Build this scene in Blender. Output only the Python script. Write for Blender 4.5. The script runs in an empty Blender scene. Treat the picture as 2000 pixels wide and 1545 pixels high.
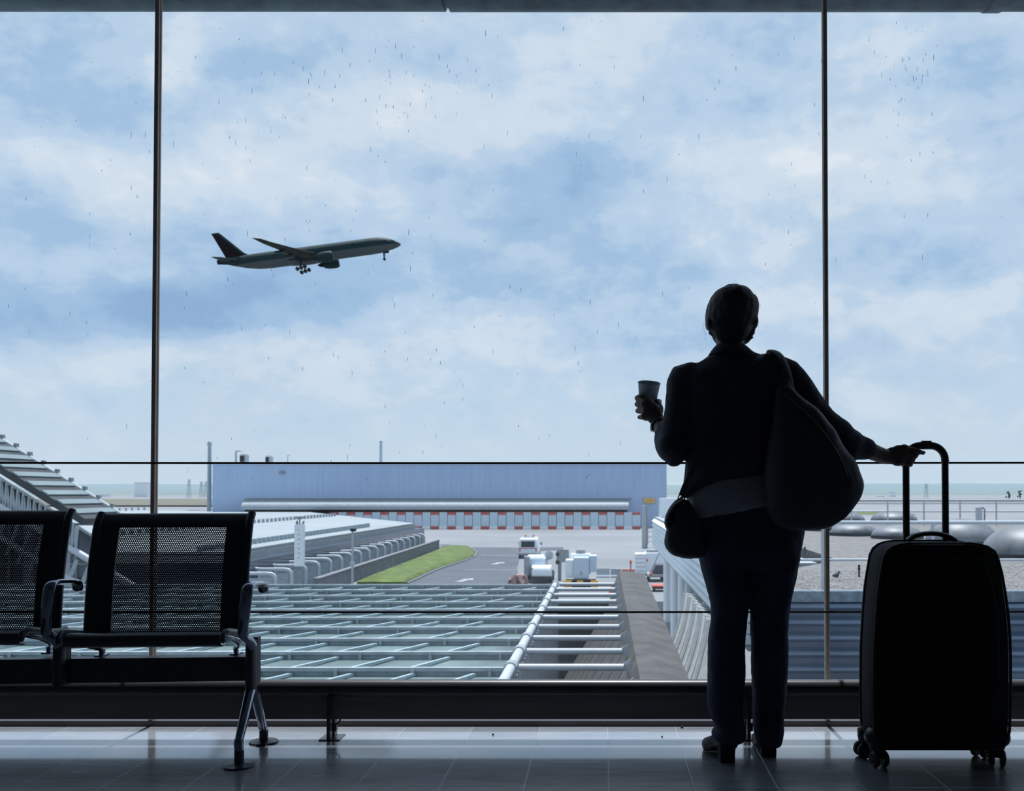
import bpy, math, random
import numpy as np
from mathutils import Vector, Matrix, noise

random.seed(7)
PI = math.pi
scn = bpy.context.scene
COL = scn.collection

# ------------------------------------------------------------------ camera
F = 1900.0                 # focal length in pixels of the 2000 px wide frame
EYE = 0.947
VX, HY = 1180.0, 962.0     # vanishing point of the floor joints
PITCH = math.radians(1.18)
PY = HY - F * math.tan(PITCH)
cam_data = bpy.data.cameras.new('camera')
cam = bpy.data.objects.new('camera', cam_data)
COL.objects.link(cam)
cam.location = (0, 0, EYE)
cam.rotation_euler = (PI / 2 + PITCH, 0, 0)
cam_data.sensor_fit = 'HORIZONTAL'
cam_data.sensor_width = 36
cam_data.lens = 36 * F / 2000
cam_data.shift_x = (1000 - VX) / 2000
cam_data.shift_y = (PY - 772.5) / 2000
cam_data.clip_start = 0.05
cam_data.clip_end = 20000
cam_data.dof.use_dof = True
cam_data.dof.focus_distance = 3.5
cam_data.dof.aperture_fstop = 9.0
scn.camera = cam


def P(x, y, Y):
    """Photograph pixel (x, y) at world depth Y -> world point."""
    r, u = (x - VX) / F, (PY - y) / F
    fy = math.cos(PITCH) - math.sin(PITCH) * u
    fz = math.sin(PITCH) + math.cos(PITCH) * u
    t = Y / fy
    return Vector((r * t, Y, EYE + fz * t))


def G(x, y, z):
    """Photograph pixel on the level z."""
    u = (PY - y) / F
    fy = math.cos(PITCH) - math.sin(PITCH) * u
    fz = math.sin(PITCH) + math.cos(PITCH) * u
    t = (z - EYE) / fz
    return Vector(((x - VX) / F * t, fy * t, z))


# ------------------------------------------------------------------ exposure
scn.view_settings.view_transform = 'Standard'
scn.view_settings.look = 'None'
scn.view_settings.exposure = 0.0
scn.view_settings.gamma = 1.0
scn.view_settings.use_curve_mapping = False
scn.cycles.max_bounces = 8
scn.cycles.transparent_max_bounces = 16
scn.cycles.caustics_reflective = False
scn.cycles.caustics_refractive = False


def lin(r, g, b):
    f = lambda c: (c / 255 / 12.92) if c / 255 <= 0.04045 else ((c / 255 + 0.055) / 1.055) ** 2.4
    return (f(r), f(g), f(b))


# ------------------------------------------------------------------ sky
world = bpy.data.worlds.new('sky')
scn.world = world
world.use_nodes = True
wt = world.node_tree
wt.nodes.clear()


def wn(kind, **kw):
    n = wt.nodes.new(kind)
    for k, v in kw.items():
        setattr(n, k, v)
    return n


def wmath(op, a, b=None, c=None):
    n = wn('ShaderNodeMath', operation=op)
    for i, v in enumerate((a, b, c)):
        if v is None:
            continue
        if isinstance(v, (int, float)):
            n.inputs[i].default_value = v
        else:
            wt.links.new(v, n.inputs[i])
    return n.outputs[0]


def wvec(op, a, b=None, out=0):
    n = wn('ShaderNodeVectorMath', operation=op)
    for i, v in enumerate((a, b)):
        if v is None:
            continue
        if isinstance(v, (tuple, list)):
            n.inputs[i].default_value = v
        else:
            wt.links.new(v, n.inputs[i])
    return n.outputs[out]


tc = wn('ShaderNodeTexCoord')
sep = wn('ShaderNodeSeparateXYZ')
wt.links.new(tc.outputs['Generated'], sep.inputs[0])
az = wmath('ARCTAN2', sep.outputs[0], sep.outputs[1])
el = wmath('ARCSINE', sep.outputs[2])
comb = wn('ShaderNodeCombineXYZ')
wt.links.new(az, comb.inputs[0])
wt.links.new(el, comb.inputs[1])
ang = comb.outputs[0]


def sky_noise(scale, detail, rough, stretch=(1, 1, 1), off=(0, 0, 0), dist=0.0):
    m = wn('ShaderNodeMapping')
    wt.links.new(ang, m.inputs['Vector'])
    m.inputs['Scale'].default_value = stretch
    m.inputs['Location'].default_value = off
    n = wn('ShaderNodeTexNoise')
    wt.links.new(m.outputs[0], n.inputs['Vector'])
    n.inputs['Scale'].default_value = scale
    n.inputs['Detail'].default_value = detail
    n.inputs['Roughness'].default_value = rough
    n.inputs['Distortion'].default_value = dist
    return n


wob = sky_noise(5.0, 5, 0.55, (1, 1.6, 1), (3, 1, 0))
wobv = wvec('SUBTRACT', wob.outputs['Color'], (0.5, 0.5, 0.5))
wobs = wvec('MULTIPLY', wobv, (0.20, 0.11, 0))
ang2 = wvec('ADD', ang, wobs)


def to_ang(x, y):
    d = P(x, y, 100.0) - Vector((0, 0, EYE))
    d.normalize()
    return math.atan2(d.x, d.y), math.asin(d.z)


# cloud masses: x, y, half width, half height (photograph pixels), strength
blobs = [
    (120, 600, 260, 60, -.75), (480, 590, 230, 55, -.8), (150, 185, 210, 75, -.45), (50, 395, 120, 55, -.5),
    (1120, 400, 150, 85, -.6), (960, 320, 120, 50, -.25), (820, 540, 170, 45, -.45), (1230, 650, 150, 35, -.35),
    (1000, 580, 200, 40, -.3), (1330, 130, 120, 60, -.2), (1880, 470, 170, 70, -.28), (1850, 220, 150, 70, -.22),
    (500, 120, 120, 60, -.28), (1180, 530, 140, 40, -.35), (300, 480, 130, 50, -.3), (1900, 90, 120, 60, -.3),
    (1030, 160, 120, 60, -.18), (720, 460, 110, 40, -.2), (60, 50, 130, 40, -.3), (570, 60, 90, 40, -.2),
    (880, 225, 260, 60, .62), (120, 290, 190, 60, .55), (560, 360, 240, 80, .5), (1500, 340, 140, 90, .5),
    (1740, 320, 120, 90, .5), (335, 75, 50, 50, .6), (1120, 90, 200, 70, .42), (1720, 90, 110, 60, .25), (1870, 620, 110, 40, .5),
    (1760, 800, 90, 30, .45), (620, 700, 260, 50, .38), (150, 730, 220, 55, .35), (930, 640, 130, 35, .3),
    (1050, 690, 120, 25, .35), (1560, 590, 120, 45, .3), (1570, 300, 60, 45, .4), (870, 770, 300, 40, .2), (1700, 600, 90, 40, .35),
    (1990, 580, 80, 30, .3), (440, 260, 120, 60, .35), (1310, 410, 110, 50, .25), (1490, 490, 90, 30, .25),
]
acc = None
for (bx, by, sw, sh, amp) in blobs:
    ca, ce = to_ang(bx, by)
    d = wvec('SUBTRACT', ang2, (ca, ce, 0))
    d = wvec('MULTIPLY', d, (F / (sw * 1.55), F / (sh * 1.55), 0))
    ln = wvec('LENGTH', d, None, 1)
    mr = wn('ShaderNodeMapRange', interpolation_type='SMOOTHERSTEP')
    wt.links.new(ln, mr.inputs['Value'])
    mr.inputs['From Min'].default_value = 0.05
    mr.inputs['From Max'].default_value = 1.15
    mr.inputs['To Min'].default_value = amp
    mr.inputs['To Max'].default_value = 0
    acc = mr.outputs[0] if acc is None else wmath('ADD', acc, mr.outputs[0])

n1 = sky_noise(9.0, 7, 0.6, (1, 1.9, 1), (0, 0, 0), 0.3)
n2 = sky_noise(30.0, 6, 0.62, (1, 1.4, 1), (5, 2, 0), 0.2)
v = wmath('MULTIPLY_ADD', acc, 0.42, 0.53)
v = wmath('ADD', v, wmath('MULTIPLY', wmath('SUBTRACT', n1.outputs[0], 0.5), 0.85))
v = wmath('ADD', v, wmath('MULTIPLY', wmath('SUBTRACT', n2.outputs[0], 0.5), 0.46))
ramp = wn('ShaderNodeValToRGB')
wt.links.new(v, ramp.inputs[0])
cr = ramp.color_ramp
cr.interpolation = 'EASE'
stops = [(0.02, (148, 181, 218)), (0.30, (166, 197, 228)), (0.52, (190, 213, 235)), (0.74, (212, 226, 240)), (0.98, (232, 239, 246))]
while len(cr.elements) < len(stops):
    cr.elements.new(0.5)
for e, (p, c) in zip(cr.elements, stops):
    e.position = p
    e.color = (*lin(*c), 1)
# pale haze close to the horizon
hz = wn('ShaderNodeMapRange', interpolation_type='SMOOTHSTEP')
wt.links.new(el, hz.inputs['Value'])
hz.inputs['From Min'].default_value = 0.0
hz.inputs['From Max'].default_value = 0.17
hz.inputs['To Min'].default_value = 0.78
hz.inputs['To Max'].default_value = 0.0
mix = wn('ShaderNodeMix', data_type='RGBA')
wt.links.new(hz.outputs[0], mix.inputs[0])
wt.links.new(ramp.outputs[0], mix.inputs[6])
mix.inputs[7].default_value = (*lin(207, 224, 236), 1)
bg = wn('ShaderNodeBackground')
wt.links.new(mix.outputs[2], bg.inputs['Color'])
bg.inputs['Strength'].default_value = 1.03
wo = wn('ShaderNodeOutputWorld')
wt.links.new(bg.outputs[0], wo.inputs['Surface'])

# ------------------------------------------------------------------ sun
sun_data = bpy.data.lights.new('sun', 'SUN')
sun_data.energy = 5.8
sun_data.angle = math.radians(1.2)
sun_data.color = (0.97, 0.985, 1.0)
sun = bpy.data.objects.new('sun', sun_data)
COL.objects.link(sun)
SUN_EL = math.radians(72)
sun.rotation_euler = (-(PI / 2 - SUN_EL), 0, 0)
sun.location = (0, 20, 60)


# ------------------------------------------------------------------ mesh helpers
class MB:
    def __init__(self):
        self.v, self.f, self.m = [], [], []

    def add(self, vs, fs, mat=0):
        o = len(self.v)
        self.v += [tuple(p) for p in vs]
        self.f += [tuple(i + o for i in q) for q in fs]
        self.m += [mat] * len(fs)
        return self

    def box(self, a, b, mat=0):
        (x0, y0, z0), (x1, y1, z1) = a, b
        vs = [(x0, y0, z0), (x1, y0, z0), (x1, y1, z0), (x0, y1, z0), (x0, y0, z1), (x1, y0, z1), (x1, y1, z1), (x0, y1, z1)]
        return self.add(vs, [(0, 3, 2, 1), (4, 5, 6, 7), (0, 1, 5, 4), (1, 2, 6, 5), (2, 3, 7, 6), (3, 0, 4, 7)], mat)

    def bbox(self, a, b, bev=0.01, mat=0):
        """box with chamfered vertical and horizontal edges (a 3-ring loft)"""
        (x0, y0, z0), (x1, y1, z1) = a, b
        bev = min(bev, (x1 - x0) * .45, (y1 - y0) * .45, (z1 - z0) * .45)

        def ring(i, z):
            return [(x0 + i + bev, y0 + i, z), (x1 - i - bev, y0 + i, z), (x1 - i, y0 + i + bev, z), (x1 - i, y1 - i - bev, z),
                    (x1 - i - bev, y1 - i, z), (x0 + i + bev, y1 - i, z), (x0 + i, y1 - i - bev, z), (x0 + i, y0 + i + bev, z)]
        return self.loft([ring(bev * .7, z0), ring(0, z0 + bev), ring(0, z1 - bev), ring(bev * .7, z1)], mat=mat)

    def loft(self, rings, cap=True, mat=0, closed=True):
        n = len(rings[0])
        vs = [p for r in rings for p in r]
        fs = []
        for k in range(len(rings) - 1):
            for i in range(n if closed else n - 1):
                j = (i + 1) % n
                fs.append((k * n + i, k * n + j, (k + 1) * n + j, (k + 1) * n + i))
        if cap:
            fs.append(tuple(reversed(range(n))))
            fs.append(tuple(range((len(rings) - 1) * n, len(rings) * n)))
        return self.add(vs, fs, mat)

    def tube(self, pts, r, n=12, flat=(1, 1), up=None, ends='flat', mat=0, smooth=0):
        pts = [Vector(p) for p in pts]
        rs = list(r) if isinstance(r, (list, tuple)) else [r] * len(pts)
        if smooth and len(pts) > 2:
            pts, rs = spline(pts, rs, smooth)
        rings = []
        up0 = Vector(up) if up else None
        prev = None
        for i, p in enumerate(pts):
            t = (pts[min(i + 1, len(pts) - 1)] - pts[max(i - 1, 0)])
            if t.length < 1e-9:
                t = Vector((0, 0, 1))
            t.normalize()
            if prev is None:
                ref = up0 if up0 else (Vector((0, 0, 1)) if abs(t.z) < .9 else Vector((0, 1, 0)))
            else:
                ref = up0 if up0 else prev
            a = ref - t * ref.dot(t)
            if a.length < 1e-6:
                a = t.orthogonal()
            a.normalize()
            b = t.cross(a)
            prev = a
            rings.append((p, a, b, rs[i], t))
        out = []

        def rr(p, a, b, rad):
            return [p + a * (math.cos(2 * PI * k / n) * rad * flat[0]) + b * (math.sin(2 * PI * k / n) * rad * flat[1]) for k in range(n)]
        if ends == 'round':
            p, a, b, rad, t = rings[0]
            for q in (80, 55, 28):
                s, c = math.sin(math.radians(q)), math.cos(math.radians(q))
                out.append(rr(p - t * rad * s * min(flat), a, b, rad * c))
        for (p, a, b, rad, t) in rings:
            out.append(rr(p, a, b, rad))
        if ends == 'round':
            p, a, b, rad, t = rings[-1]
            for q in (28, 55, 80):
                s, c = math.sin(math.radians(q)), math.cos(math.radians(q))
                out.append(rr(p + t * rad * s * min(flat), a, b, rad * c))
        return self.loft(out, mat=mat)

    def cyl(self, p, q, r, n=16, mat=0):
        return self.tube([p, q], r, n=n, mat=mat)

    def bar(self, p, q, w, h, mat=0, up=(0, 0, 1)):
        """rectangular bar from p to q, w across, h along up"""
        p, q = Vector(p), Vector(q)
        t = (q - p).normalized()
        u = Vector(up)
        u = (u - t * u.dot(t))
        u = u.normalized() if u.length > 1e-6 else t.orthogonal().normalized()
        s = t.cross(u)
        rg = lambda c: [c + s * (w / 2) + u * (h / 2), c - s * (w / 2) + u * (h / 2), c - s * (w / 2) - u * (h / 2), c + s * (w / 2) - u * (h / 2)]
        return self.loft([rg(p), rg(q)], mat=mat)

    def ell(self, c, rx, ry, rz, n=20, m=14, rot=None, mat=0):
        c = Vector(c)
        R = rot.to_matrix() if rot is not None and hasattr(rot, 'to_matrix') else None
        rings = []
        for i in range(m + 1):
            th = PI * (i + .02) / (m + .04)
            ring = []
            for k in range(n):
                ph = 2 * PI * k / n
                p = Vector((rx * math.sin(th) * math.cos(ph), ry * math.sin(th) * math.sin(ph), -rz * math.cos(th)))
                ring.append(c + (R @ p if R else p))
            rings.append(ring)
        return self.loft(rings, mat=mat)

    def lathe(self, c, prof, n=24, axis='Z', mat=0, cap=True):
        c = Vector(c)
        rings = []
        for (r, h) in prof:
            ring = []
            for k in range(n):
                a = 2 * PI * k / n
                q = (r * math.cos(a), r * math.sin(a), h)
                if axis == 'X':
                    q = (h, r * math.cos(a), r * math.sin(a))
                elif axis == 'Y':
                    q = (r * math.sin(a), h, r * math.cos(a))
                ring.append(c + Vector(q))
            rings.append(ring)
        return self.loft(rings, mat=mat, cap=cap)

    def prism(self, poly, vec, mat=0):
        """closed polygon (3-D points) pushed along vec"""
        vec = Vector(vec)
        a = [Vector(p) for p in poly]
        return self.loft([a, [p + vec for p in a]], mat=mat)

    def obj(self, name, mats, parent=None, smooth=None, fix=True):
        me = bpy.data.meshes.new(name)
        me.from_pydata(self.v, [], self.f)
        if not isinstance(mats, (list, tuple)):
            mats = [mats]
        for m in mats:
            me.materials.append(m)
        if len(mats) > 1:
            me.polygons.foreach_set('material_index', self.m)
        if fix:
            import bmesh
            b = bmesh.new()
            b.from_mesh(me)
            bmesh.ops.recalc_face_normals(b, faces=b.faces)
            b.to_mesh(me)
            b.free()
        me.update()
        if smooth is not None:
            me.shade_smooth()
            if smooth < 180:
                me.set_sharp_from_angle(angle=math.radians(smooth))
        return link(name, me, parent)


def link(name, me, parent=None):
    o = bpy.data.objects.new(name, me)
    COL.objects.link(o)
    if parent is not None:
        o.parent = parent
        o.matrix_parent_inverse = Matrix.Translation(-Vector(parent.location)) if parent.parent is None else Matrix.Identity(4)
    return o


def spline(pts, rs, k):
    out, ro = [], []
    n = len(pts)
    for i in range(n - 1):
        p0, p1, p2, p3 = pts[max(i - 1, 0)], pts[i], pts[i + 1], pts[min(i + 2, n - 1)]
        for j in range(k):
            t = j / k
            out.append(.5 * ((2 * p1) + (p2 - p0) * t + (2 * p0 - 5 * p1 + 4 * p2 - p3) * t * t + (3 * p1 - p0 - 3 * p2 + p3) * t ** 3))
            ro.append(rs[i] + (rs[i + 1] - rs[i]) * (t * t * (3 - 2 * t)))
    out.append(pts[-1])
    ro.append(rs[-1])
    return out, ro


def union(name, mb, mat, parent, voxel, it=6, fac=.5, wrinkle=0.0, wscale=9.0, seed=0):
    """weld overlapping closed shells into ONE continuous skin"""
    me = bpy.data.meshes.new('tmp')
    me.from_pydata(mb.v, [], mb.f)
    import bmesh
    b = bmesh.new()
    b.from_mesh(me)
    bmesh.ops.recalc_face_normals(b, faces=b.faces)
    b.to_mesh(me)
    b.free()
    t = bpy.data.objects.new('tmp', me)
    COL.objects.link(t)
    r = t.modifiers.new('r', 'REMESH')
    r.mode = 'VOXEL'
    r.voxel_size = voxel
    s = t.modifiers.new('s', 'SMOOTH')
    s.factor = fac
    s.iterations = it
    dg = bpy.context.evaluated_depsgraph_get()
    out = bpy.data.meshes.new_from_object(t.evaluated_get(dg))
    bpy.data.objects.remove(t)
    bpy.data.meshes.remove(me)
    out.name = name
    if wrinkle:
        nr = [vv.normal.copy() for vv in out.vertices]
        for vv, q in zip(out.vertices, nr):
            p = vv.co * wscale
            d = noise.noise((p.x * 1.3 + seed, p.y * 1.3, p.z * .9 + seed)) + .5 * noise.noise((p.x * 2.7, p.y * 2.7 + seed, p.z * 2.2))
            vv.co += q * d * wrinkle
    out.materials.clear()
    out.materials.append(mat)
    out.shade_smooth()
    return link(name, out, parent)


def empty(name, loc=(0, 0, 0)):
    o = bpy.data.objects.new(name, None)
    o.empty_display_size = .1
    o.location = loc
    COL.objects.link(o)
    return o


def tag(o, label=None, cat=None, group=None, kind=None):
    if label:
        o['label'] = label
    if cat:
        o['category'] = cat
    if group:
        o['group'] = group
    if kind:
        o['kind'] = kind
    return o


def dup(root, loc, label=None):
    r = root.copy()
    COL.objects.link(r)
    r.location = loc
    if label:
        r['label'] = label
    for ch in root.children:
        c = ch.copy()
        COL.objects.link(c)
        c.parent = r
        c.matrix_parent_inverse = ch.matrix_parent_inverse.copy()
        for g in ch.children:
            d = g.copy()
            COL.objects.link(d)
            d.parent = c
    return r


# ------------------------------------------------------------------ materials
def mat(name, col, rough=.6, metal=0.0, var=.12, scale=6.0, bump=0.0, bscale=None, spec=.5, stretch=(1, 1, 1)):
    m = bpy.data.materials.new(name)
    m.use_nodes = True
    nt = m.node_tree
    b = nt.nodes['Principled BSDF']
    b.inputs['Roughness'].default_value = rough
    b.inputs['Metallic'].default_value = metal
    b.inputs['Specular IOR Level'].default_value = spec
    t = nt.nodes.new('ShaderNodeTexCoord')
    mp = nt.nodes.new('ShaderNodeMapping')
    mp.inputs['Scale'].default_value = stretch
    nt.links.new(t.outputs['Object'], mp.inputs[0])
    n = nt.nodes.new('ShaderNodeTexNoise')
    nt.links.new(mp.outputs[0], n.inputs['Vector'])
    n.inputs['Scale'].default_value = scale
    n.inputs['Detail'].default_value = 6
    r = nt.nodes.new('ShaderNodeValToRGB')
    r.color_ramp.elements[0].position = .3
    r.color_ramp.elements[1].position = .7
    r.color_ramp.elements[0].color = (*[c * (1 - var) for c in col], 1)
    r.color_ramp.elements[1].color = (*[min(1, c * (1 + var)) for c in col], 1)
    nt.links.new(n.outputs[0], r.inputs[0])
    nt.links.new(r.outputs[0], b.inputs['Base Color'])
    if bump:
        n2 = nt.nodes.new('ShaderNodeTexNoise')
        nt.links.new(t.outputs['Object'], n2.inputs['Vector'])
        n2.inputs['Scale'].default_value = bscale or scale * 6
        n2.inputs['Detail'].default_value = 4
        bp = nt.nodes.new('ShaderNodeBump')
        bp.inputs['Strength'].default_value = bump
        bp.inputs['Distance'].default_value = .01
        nt.links.new(n2.outputs[0], bp.inputs['Height'])
        nt.links.new(bp.outputs[0], b.inputs['Normal'])
    return m


M = {}
M['ink_cloth'] = mat('dark_jacket_cloth', (.040, .048, .072), .85, bump=.25, bscale=300)
M['jeans'] = mat('navy_denim', (.030, .042, .085), .85, var=.25, bump=.3, bscale=500)
M['shirt'] = mat('grey_shirt_cloth', (.36, .37, .40), .9, bump=.2, bscale=200)
M['skin'] = mat('skin', (.17, .11, .09), .55, var=.06)
M['hair'] = mat('dark_hair', (.030, .032, .038), .6, var=.3, scale=80, bump=.5, bscale=160)
M['shoe'] = mat('dark_shoe_leather', (.016, .013, .014), .5, spec=.3)
M['bag'] = mat('black_bag_leather', (.036, .044, .062), .6, bump=.2, bscale=120)
M['fabric'] = mat('black_suitcase_fabric', (.026, .026, .032), .8, bump=.25, bscale=600, spec=.15)
M['plastic'] = mat('black_plastic', (.032, .033, .04), .4)
M['wheel_grey'] = mat('grey_wheel_plastic', (.10, .10, .11), .45)
M['bench_steel'] = mat('black_bench_steel', (.035, .045, .066), .36, var=.1)
M['chrome'] = mat('dark_polished_aluminium', (.30, .33, .40), .2, 1.0, var=.08)
M['beam'] = mat('bench_beam_paint', (.05, .055, .072), .4)
M['rail_dark'] = mat('dark_rail_metal', (.055, .055, .062), .35, var=.15)
M['rail_panel'] = mat('charcoal_panel', (.21, .19, .185), .6, var=.15, stretch=(.3, 1, 3))
M['mullion'] = mat('brown_mullion_metal', (.66, .53, .44), .5, var=.12)
M['cable'] = mat('black_cable', (.006, .007, .009), .8, spec=.15)
M['wall_dark'] = mat('interior_wall', (.22, .23, .255), .9)
M['steel_blue'] = mat('blue_grey_steel', (.16, .21, .255), .6, var=.35, scale=9)
M['white'] = mat('white_paint', (.46, .50, .55), .5, var=.06)
M['white_dirty'] = mat('weathered_white_paint', (.32, .355, .39), .6, var=.18, scale=3)
M['greenish'] = mat('greenish_glass_roof', (.125, .18, .18), .4, var=.28, scale=1.2, stretch=(1, .5, 1))
M['brace'] = mat('pale_brace_paint', (.36, .47, .52), .55, var=.12)
M['concrete'] = mat('stained_concrete', (.072, .070, .070), .9, var=.32, scale=1.5, bump=.3, bscale=25)
M['concrete_dark'] = mat('dark_concrete', (.040, .047, .054), .9, var=.3, scale=1)
M['apron'] = mat('apron_concrete', (.205, .215, .23), .9, var=.14, scale=.06)
M['asphalt'] = mat('asphalt', (.08, .092, .112), .9, var=.14, scale=.4)
M['line'] = mat('road_paint', (.34, .36, .38), .8)
M['grassm'] = mat('grass_green', (.088, .130, .028), .95, var=.4, scale=1.0)
M['grass2'] = mat('grass_dark', (.10, .175, .026), .95, var=.4, scale=2.0)
M['field'] = mat('dry_field', (.13, .128, .10), .95, var=.15, scale=.01)
M['hill'] = mat('wooded_hill', (.05, .095, .07), .95, var=.3, scale=.004)
M['ware'] = mat('blue_grey_cladding', (.38, .49, .68), .7, var=.06, scale=.5, stretch=(4, 4, .2))
M['ware_top'] = mat('pale_cladding_edge', (.56, .62, .74), .7)
M['roof_white'] = mat('pale_roof_sheet', (.27, .305, .325), .6, var=.08, scale=.12)
M['fascia'] = mat('grey_fascia', (.30, .33, .34), .7, var=.2)
M['wallgrey'] = mat('grey_block_wall', (.17, .18, .20), .9, var=.2, scale=1.5)
M['red'] = mat('barrier_red', (.50, .10, .09), .7)
M['yellow'] = mat('sign_yellow', (.80, .44, .05), .6)
M['black'] = mat('matt_black', (.012, .012, .014), .7)
M['darkglass'] = mat('dark_vehicle_glass', (.02, .03, .04), .15)
M['orange'] = mat('cone_orange', (.80, .15, .05), .6)
M['grey'] = mat('mid_grey_paint', (.25, .27, .29), .6)
M['lightgrey'] = mat('light_grey_paint', (.40, .44, .48), .6)
M['terminal'] = mat('terminal_steel', (.29, .35, .39), .5, var=.15)
M['terminal_glass'] = mat('terminal_glass', (.055, .075, .11), .15, var=.35, scale=.35)
M['terminal_roof'] = mat('terminal_roof_sheet', (.145, .20, .22), .6, var=.15, scale=.5)
M['corr'] = mat('blue_corrugated_sheet', (.13, .175, .25), .5, var=.22, scale=.7, stretch=(1, 1, 3))
M['domem'] = mat('weathered_skylight_dome', (.13, .145, .165), .5, var=.4, scale=1.2, stretch=(2, 2, .5))
M['louver'] = mat('pale_louver', (.78, .85, .88), .5, var=.06)
M['white_bright'] = mat('bright_white_paint', (.82, .86, .90), .5, var=.04)
M['cabinet_blue'] = mat('pale_blue_cabinet_paint', (.52, .63, .72), .5, var=.04)
M['shell'] = mat('ribbed_shell_sheet', (.40, .43, .43), .6, var=.15, scale=2, stretch=(1, 3, .3))
M['drop'] = None


def gravel_mat():
    m = mat('roof_gravel', (.165, .16, .158), .95, var=.3, scale=7, bump=.9, bscale=30)
    return m


M['gravel'] = gravel_mat()


def glass_mat():
    m = bpy.data.materials.new('window_glass')
    m.use_nodes = True
    nt = m.node_tree
    nt.nodes.clear()
    tr = nt.nodes.new('ShaderNodeBsdfTransparent')
    tr.inputs[0].default_value = (.985, .992, 1, 1)
    gl = nt.nodes.new('ShaderNodeBsdfGlossy')
    gl.inputs['Roughness'].default_value = .02
    # Schlick reflectance, the same from both sides of the thin pane
    ge = nt.nodes.new('ShaderNodeNewGeometry')
    dt = nt.nodes.new('ShaderNodeVectorMath')
    dt.operation = 'DOT_PRODUCT'
    nt.links.new(ge.outputs['Incoming'], dt.inputs[0])
    nt.links.new(ge.outputs['Normal'], dt.inputs[1])

    def mm(op, a, b=None, c=None):
        n_ = nt.nodes.new('ShaderNodeMath')
        n_.operation = op
        for i_, q_ in enumerate((a, b, c)):
            if q_ is None:
                continue
            if isinstance(q_, (int, float)):
                n_.inputs[i_].default_value = q_
            else:
                nt.links.new(q_, n_.inputs[i_])
        return n_.outputs[0]
    sch = mm('MULTIPLY_ADD', mm('POWER', mm('SUBTRACT', 1.0, mm('ABSOLUTE', dt.outputs['Value'])), 5.0), .75, .03)
    mx = nt.nodes.new('ShaderNodeMixShader')
    nt.links.new(sch, mx.inputs[0])
    nt.links.new(tr.outputs[0], mx.inputs[1])
    nt.links.new(gl.outputs[0], mx.inputs[2])
    # faint dirt film with a noise pattern
    n = nt.nodes.new('ShaderNodeTexNoise')
    n.inputs['Scale'].default_value = 3
    n.inputs['Detail'].default_value = 8
    mr = nt.nodes.new('ShaderNodeMapRange')
    mr.inputs['From Min'].default_value = .45
    mr.inputs['From Max'].default_value = .8
    mr.inputs['To Max'].default_value = .05
    nt.links.new(n.outputs[0], mr.inputs[0])
    df = nt.nodes.new('ShaderNodeBsdfTranslucent')
    df.inputs[0].default_value = (.6, .65, .7, 1)
    mx2 = nt.nodes.new('ShaderNodeMixShader')
    nt.links.new(mr.outputs[0], mx2.inputs[0])
    nt.links.new(mx.outputs[0], mx2.inputs[1])
    nt.links.new(df.outputs[0], mx2.inputs[2])
    o = nt.nodes.new('ShaderNodeOutputMaterial')
    nt.links.new(mx2.outputs[0], o.inputs[0])
    return m


M['glass'] = glass_mat()


def drop_mat():
    m = bpy.data.materials.new('rain_mark')
    m.use_nodes = True
    nt = m.node_tree
    nt.nodes.clear()
    tr = nt.nodes.new('ShaderNodeBsdfTransparent')
    tr.inputs[0].default_value = (.72, .8, .9, 1)
    gl = nt.nodes.new('ShaderNodeBsdfGlossy')
    gl.inputs['Color'].default_value = (.5, .55, .6, 1)
    gl.inputs['Roughness'].default_value = .2
    mx = nt.nodes.new('ShaderNodeMixShader')
    mx.inputs[0].default_value = .25
    nt.links.new(tr.outputs[0], mx.inputs[1])
    nt.links.new(gl.outputs[0], mx.inputs[2])
    o = nt.nodes.new('ShaderNodeOutputMaterial')
    nt.links.new(mx.outputs[0], o.inputs[0])
    return m


M['drop'] = drop_mat()

TX, TY0, TYS, TXS = 0.0146, 3.145, 0.29, 0.272     # tile joints


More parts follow.
